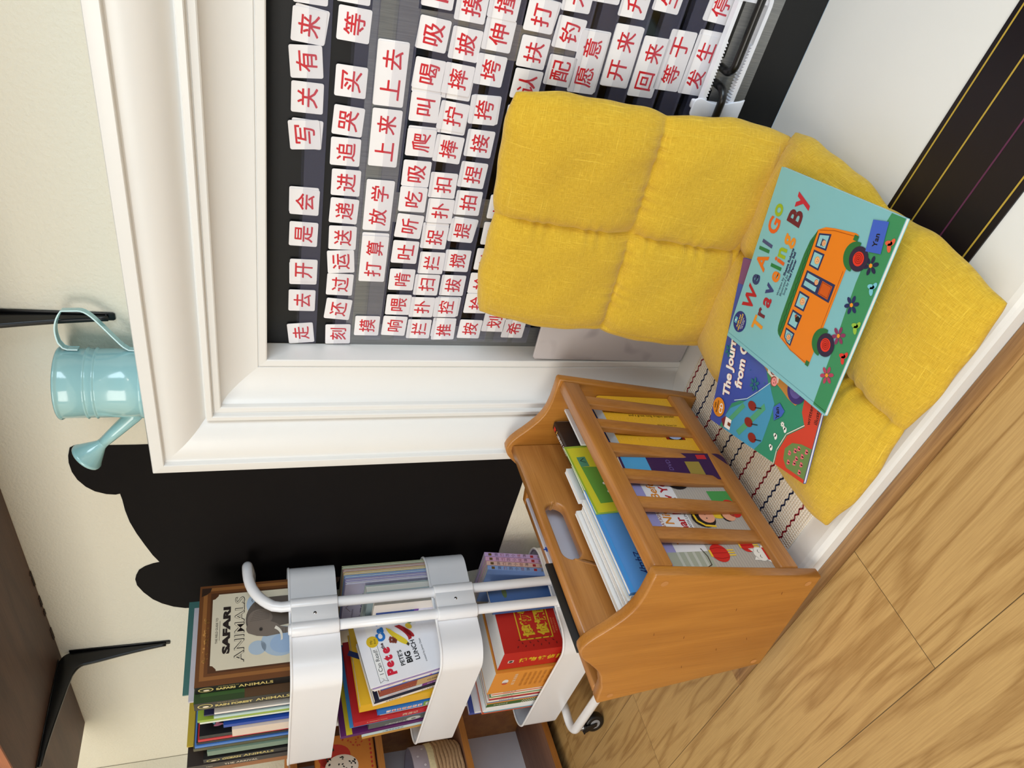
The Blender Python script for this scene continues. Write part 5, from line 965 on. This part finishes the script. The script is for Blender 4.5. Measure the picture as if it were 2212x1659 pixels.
# quilted animal print pouch, teal and mustard cloths, basket on its shelves
b = MB(); b.prism(rrect(.17, .168, .03, 6), -.045, 0, pm((206, 128, 50), .75, .05, 60), bev=.006)
F = T((0, 0, .0)); RC = pm((186, 46, 36), .7); b.disc(F, -.020, .052, .055, .020, RC, 1, 24); b.disc(F, .022, .030, .035, .045, RC, 1, 24); b.disc(F, -.012, .012, .036, .046, pm((228, 216, 206), .7), 2, 26); K = pm((24, 22, 24), .7)
rnd = random.Random(3)
for i in range(34): b.disc(F, -.012+.058*(rnd.random()-.5), .012+.078*(rnd.random()-.5), .0024+.0014*rnd.random(), .0016+.001*rnd.random(), K, 3, 8, rnd.random()*3)
b.disc(F, -.058, .058, .018, .022, pm((40, 62, 84), .7), 2, 18); b.line(F, [(.016, .052), (.034, .046), (.040, .032), (.052, .036)], .0045, pm((40, 50, 36), .7), 4)
for i in range(9): b.disc(F, -.05+.013*i, -.072, .004, .003, RC, 2, 10)
for i in range(14): b.disc(F, .03+.04*rnd.random(), -.05+.06*rnd.random(), .0035, .0018, RC, 3, 8, rnd.random()*3)
b.build('fabric_pouch', M=BC @ T((-.012, -.062, .5535+.086)) @ Matrix(((0, 0, 1, 0), (1, 0, 0, 0), (0, 1, 0, 0), (0, 0, 0, 1))), label='orange fabric pouch with spotted dog print on the bookcase shelf', cat='pouch')
b = MB(); b.prism(rrect(.075, .15, .02, 5), -.10, -.06, pm((40, 92, 84), .8, .1, 50), bev=.008)
b.build('folded_cloth', M=BC @ T((-.012, .02, .5535+.076)) @ Matrix(((0, 0, 1, 0), (1, 0, 0, 0), (0, 1, 0, 0), (0, 0, 0, 1))), label='teal folded cloth beside the orange pouch on bookcase', cat='cloth')
g = thing('basket', BC @ T((-.115, -.11, .3035)), 'rope basket with lilac dotted lining and lace trim on middle bookcase shelf', 'basket')
ROPE = pm((176, 142, 106), .85, .25, 160, bump=.7, bscale=320)
b = MB()
for k in range(9): b.tube([((.098+.006*sin(k*.35))*cos(a), (.098+.006*sin(k*.35))*sin(a), .008+.0108*k+.0012*sin(a*9+k)) for a in [2*pi*i/40 for i in range(40)]], .0062, ROPE, n=7, closed=True)
b.build('rope_body', g)
b = MB(); b.lathe([(.094, .012), (.1, .1), (.104, .104), (.106, .100), (.107, .086), (.1065, .084)], pm((214, 198, 156), .8, .2, 120, bump=.5), n=44); b.build('lace_trim', g)
LI = pm((164, 152, 162), .8, .06, 40); b = MB(); b.lathe([(.088, .10), (.094, .128), (.098, .146), (.101, .149), (.103, .147), (.104, .115), (.103, .102)], LI, n=44)
WD = pm((226, 220, 224), .8)
for i in range(22):
    a = 2*pi*i/22; F = frame((.1045*cos(a), .1045*sin(a), .116+.017*(i % 2)), (-sin(a), cos(a), 0), (0, 0, 1)); b.disc(F, 0, 0, .0032, .0032, WD, 1, 12); b.disc(F, 0, 0, .0012, .0012, LI, 2, 8)
b.build('lining', g)
# ------------------------------------------------------------------ frosted plastic sleeve in the firebox corner
m, N, L, P = new_mat('frosted_plastic'); P.inputs['Roughness'].default_value = .4; tc = N.new('ShaderNodeTexCoord'); n = N.new('ShaderNodeTexNoise'); n.inputs['Scale'].default_value = 16; n.inputs['Detail'].default_value = 1.0
cr = N.new('ShaderNodeValToRGB'); cr.color_ramp.elements[0].position = .58; cr.color_ramp.elements[1].position = .70; cr.color_ramp.elements[0].color = rgb((206, 200, 202)); cr.color_ramp.elements[1].color = rgb((172, 166, 172))
L.new(tc.outputs['Object'], n.inputs['Vector']); L.new(n.outputs['Fac'], cr.inputs[0]); L.new(cr.outputs[0], P.inputs['Base Color']); P.inputs['Alpha'].default_value = .86
b = MB(); b.prism([(-.073, .006), (-.068, .001), (-.06, 0), (.055, 0), (.055, .328), (-.066, .326), (-.071, .322)], -.003, .003, m, MWALL @ T((0, 0, 0)), bev=.0015)
b.build('frosted_sleeve', M=T((-.776, -.0500, .0340)) @ Rx(-1), label='frosted plastic sleeve leaning behind the left edge of yellow cushion', cat='plastic sleeve')
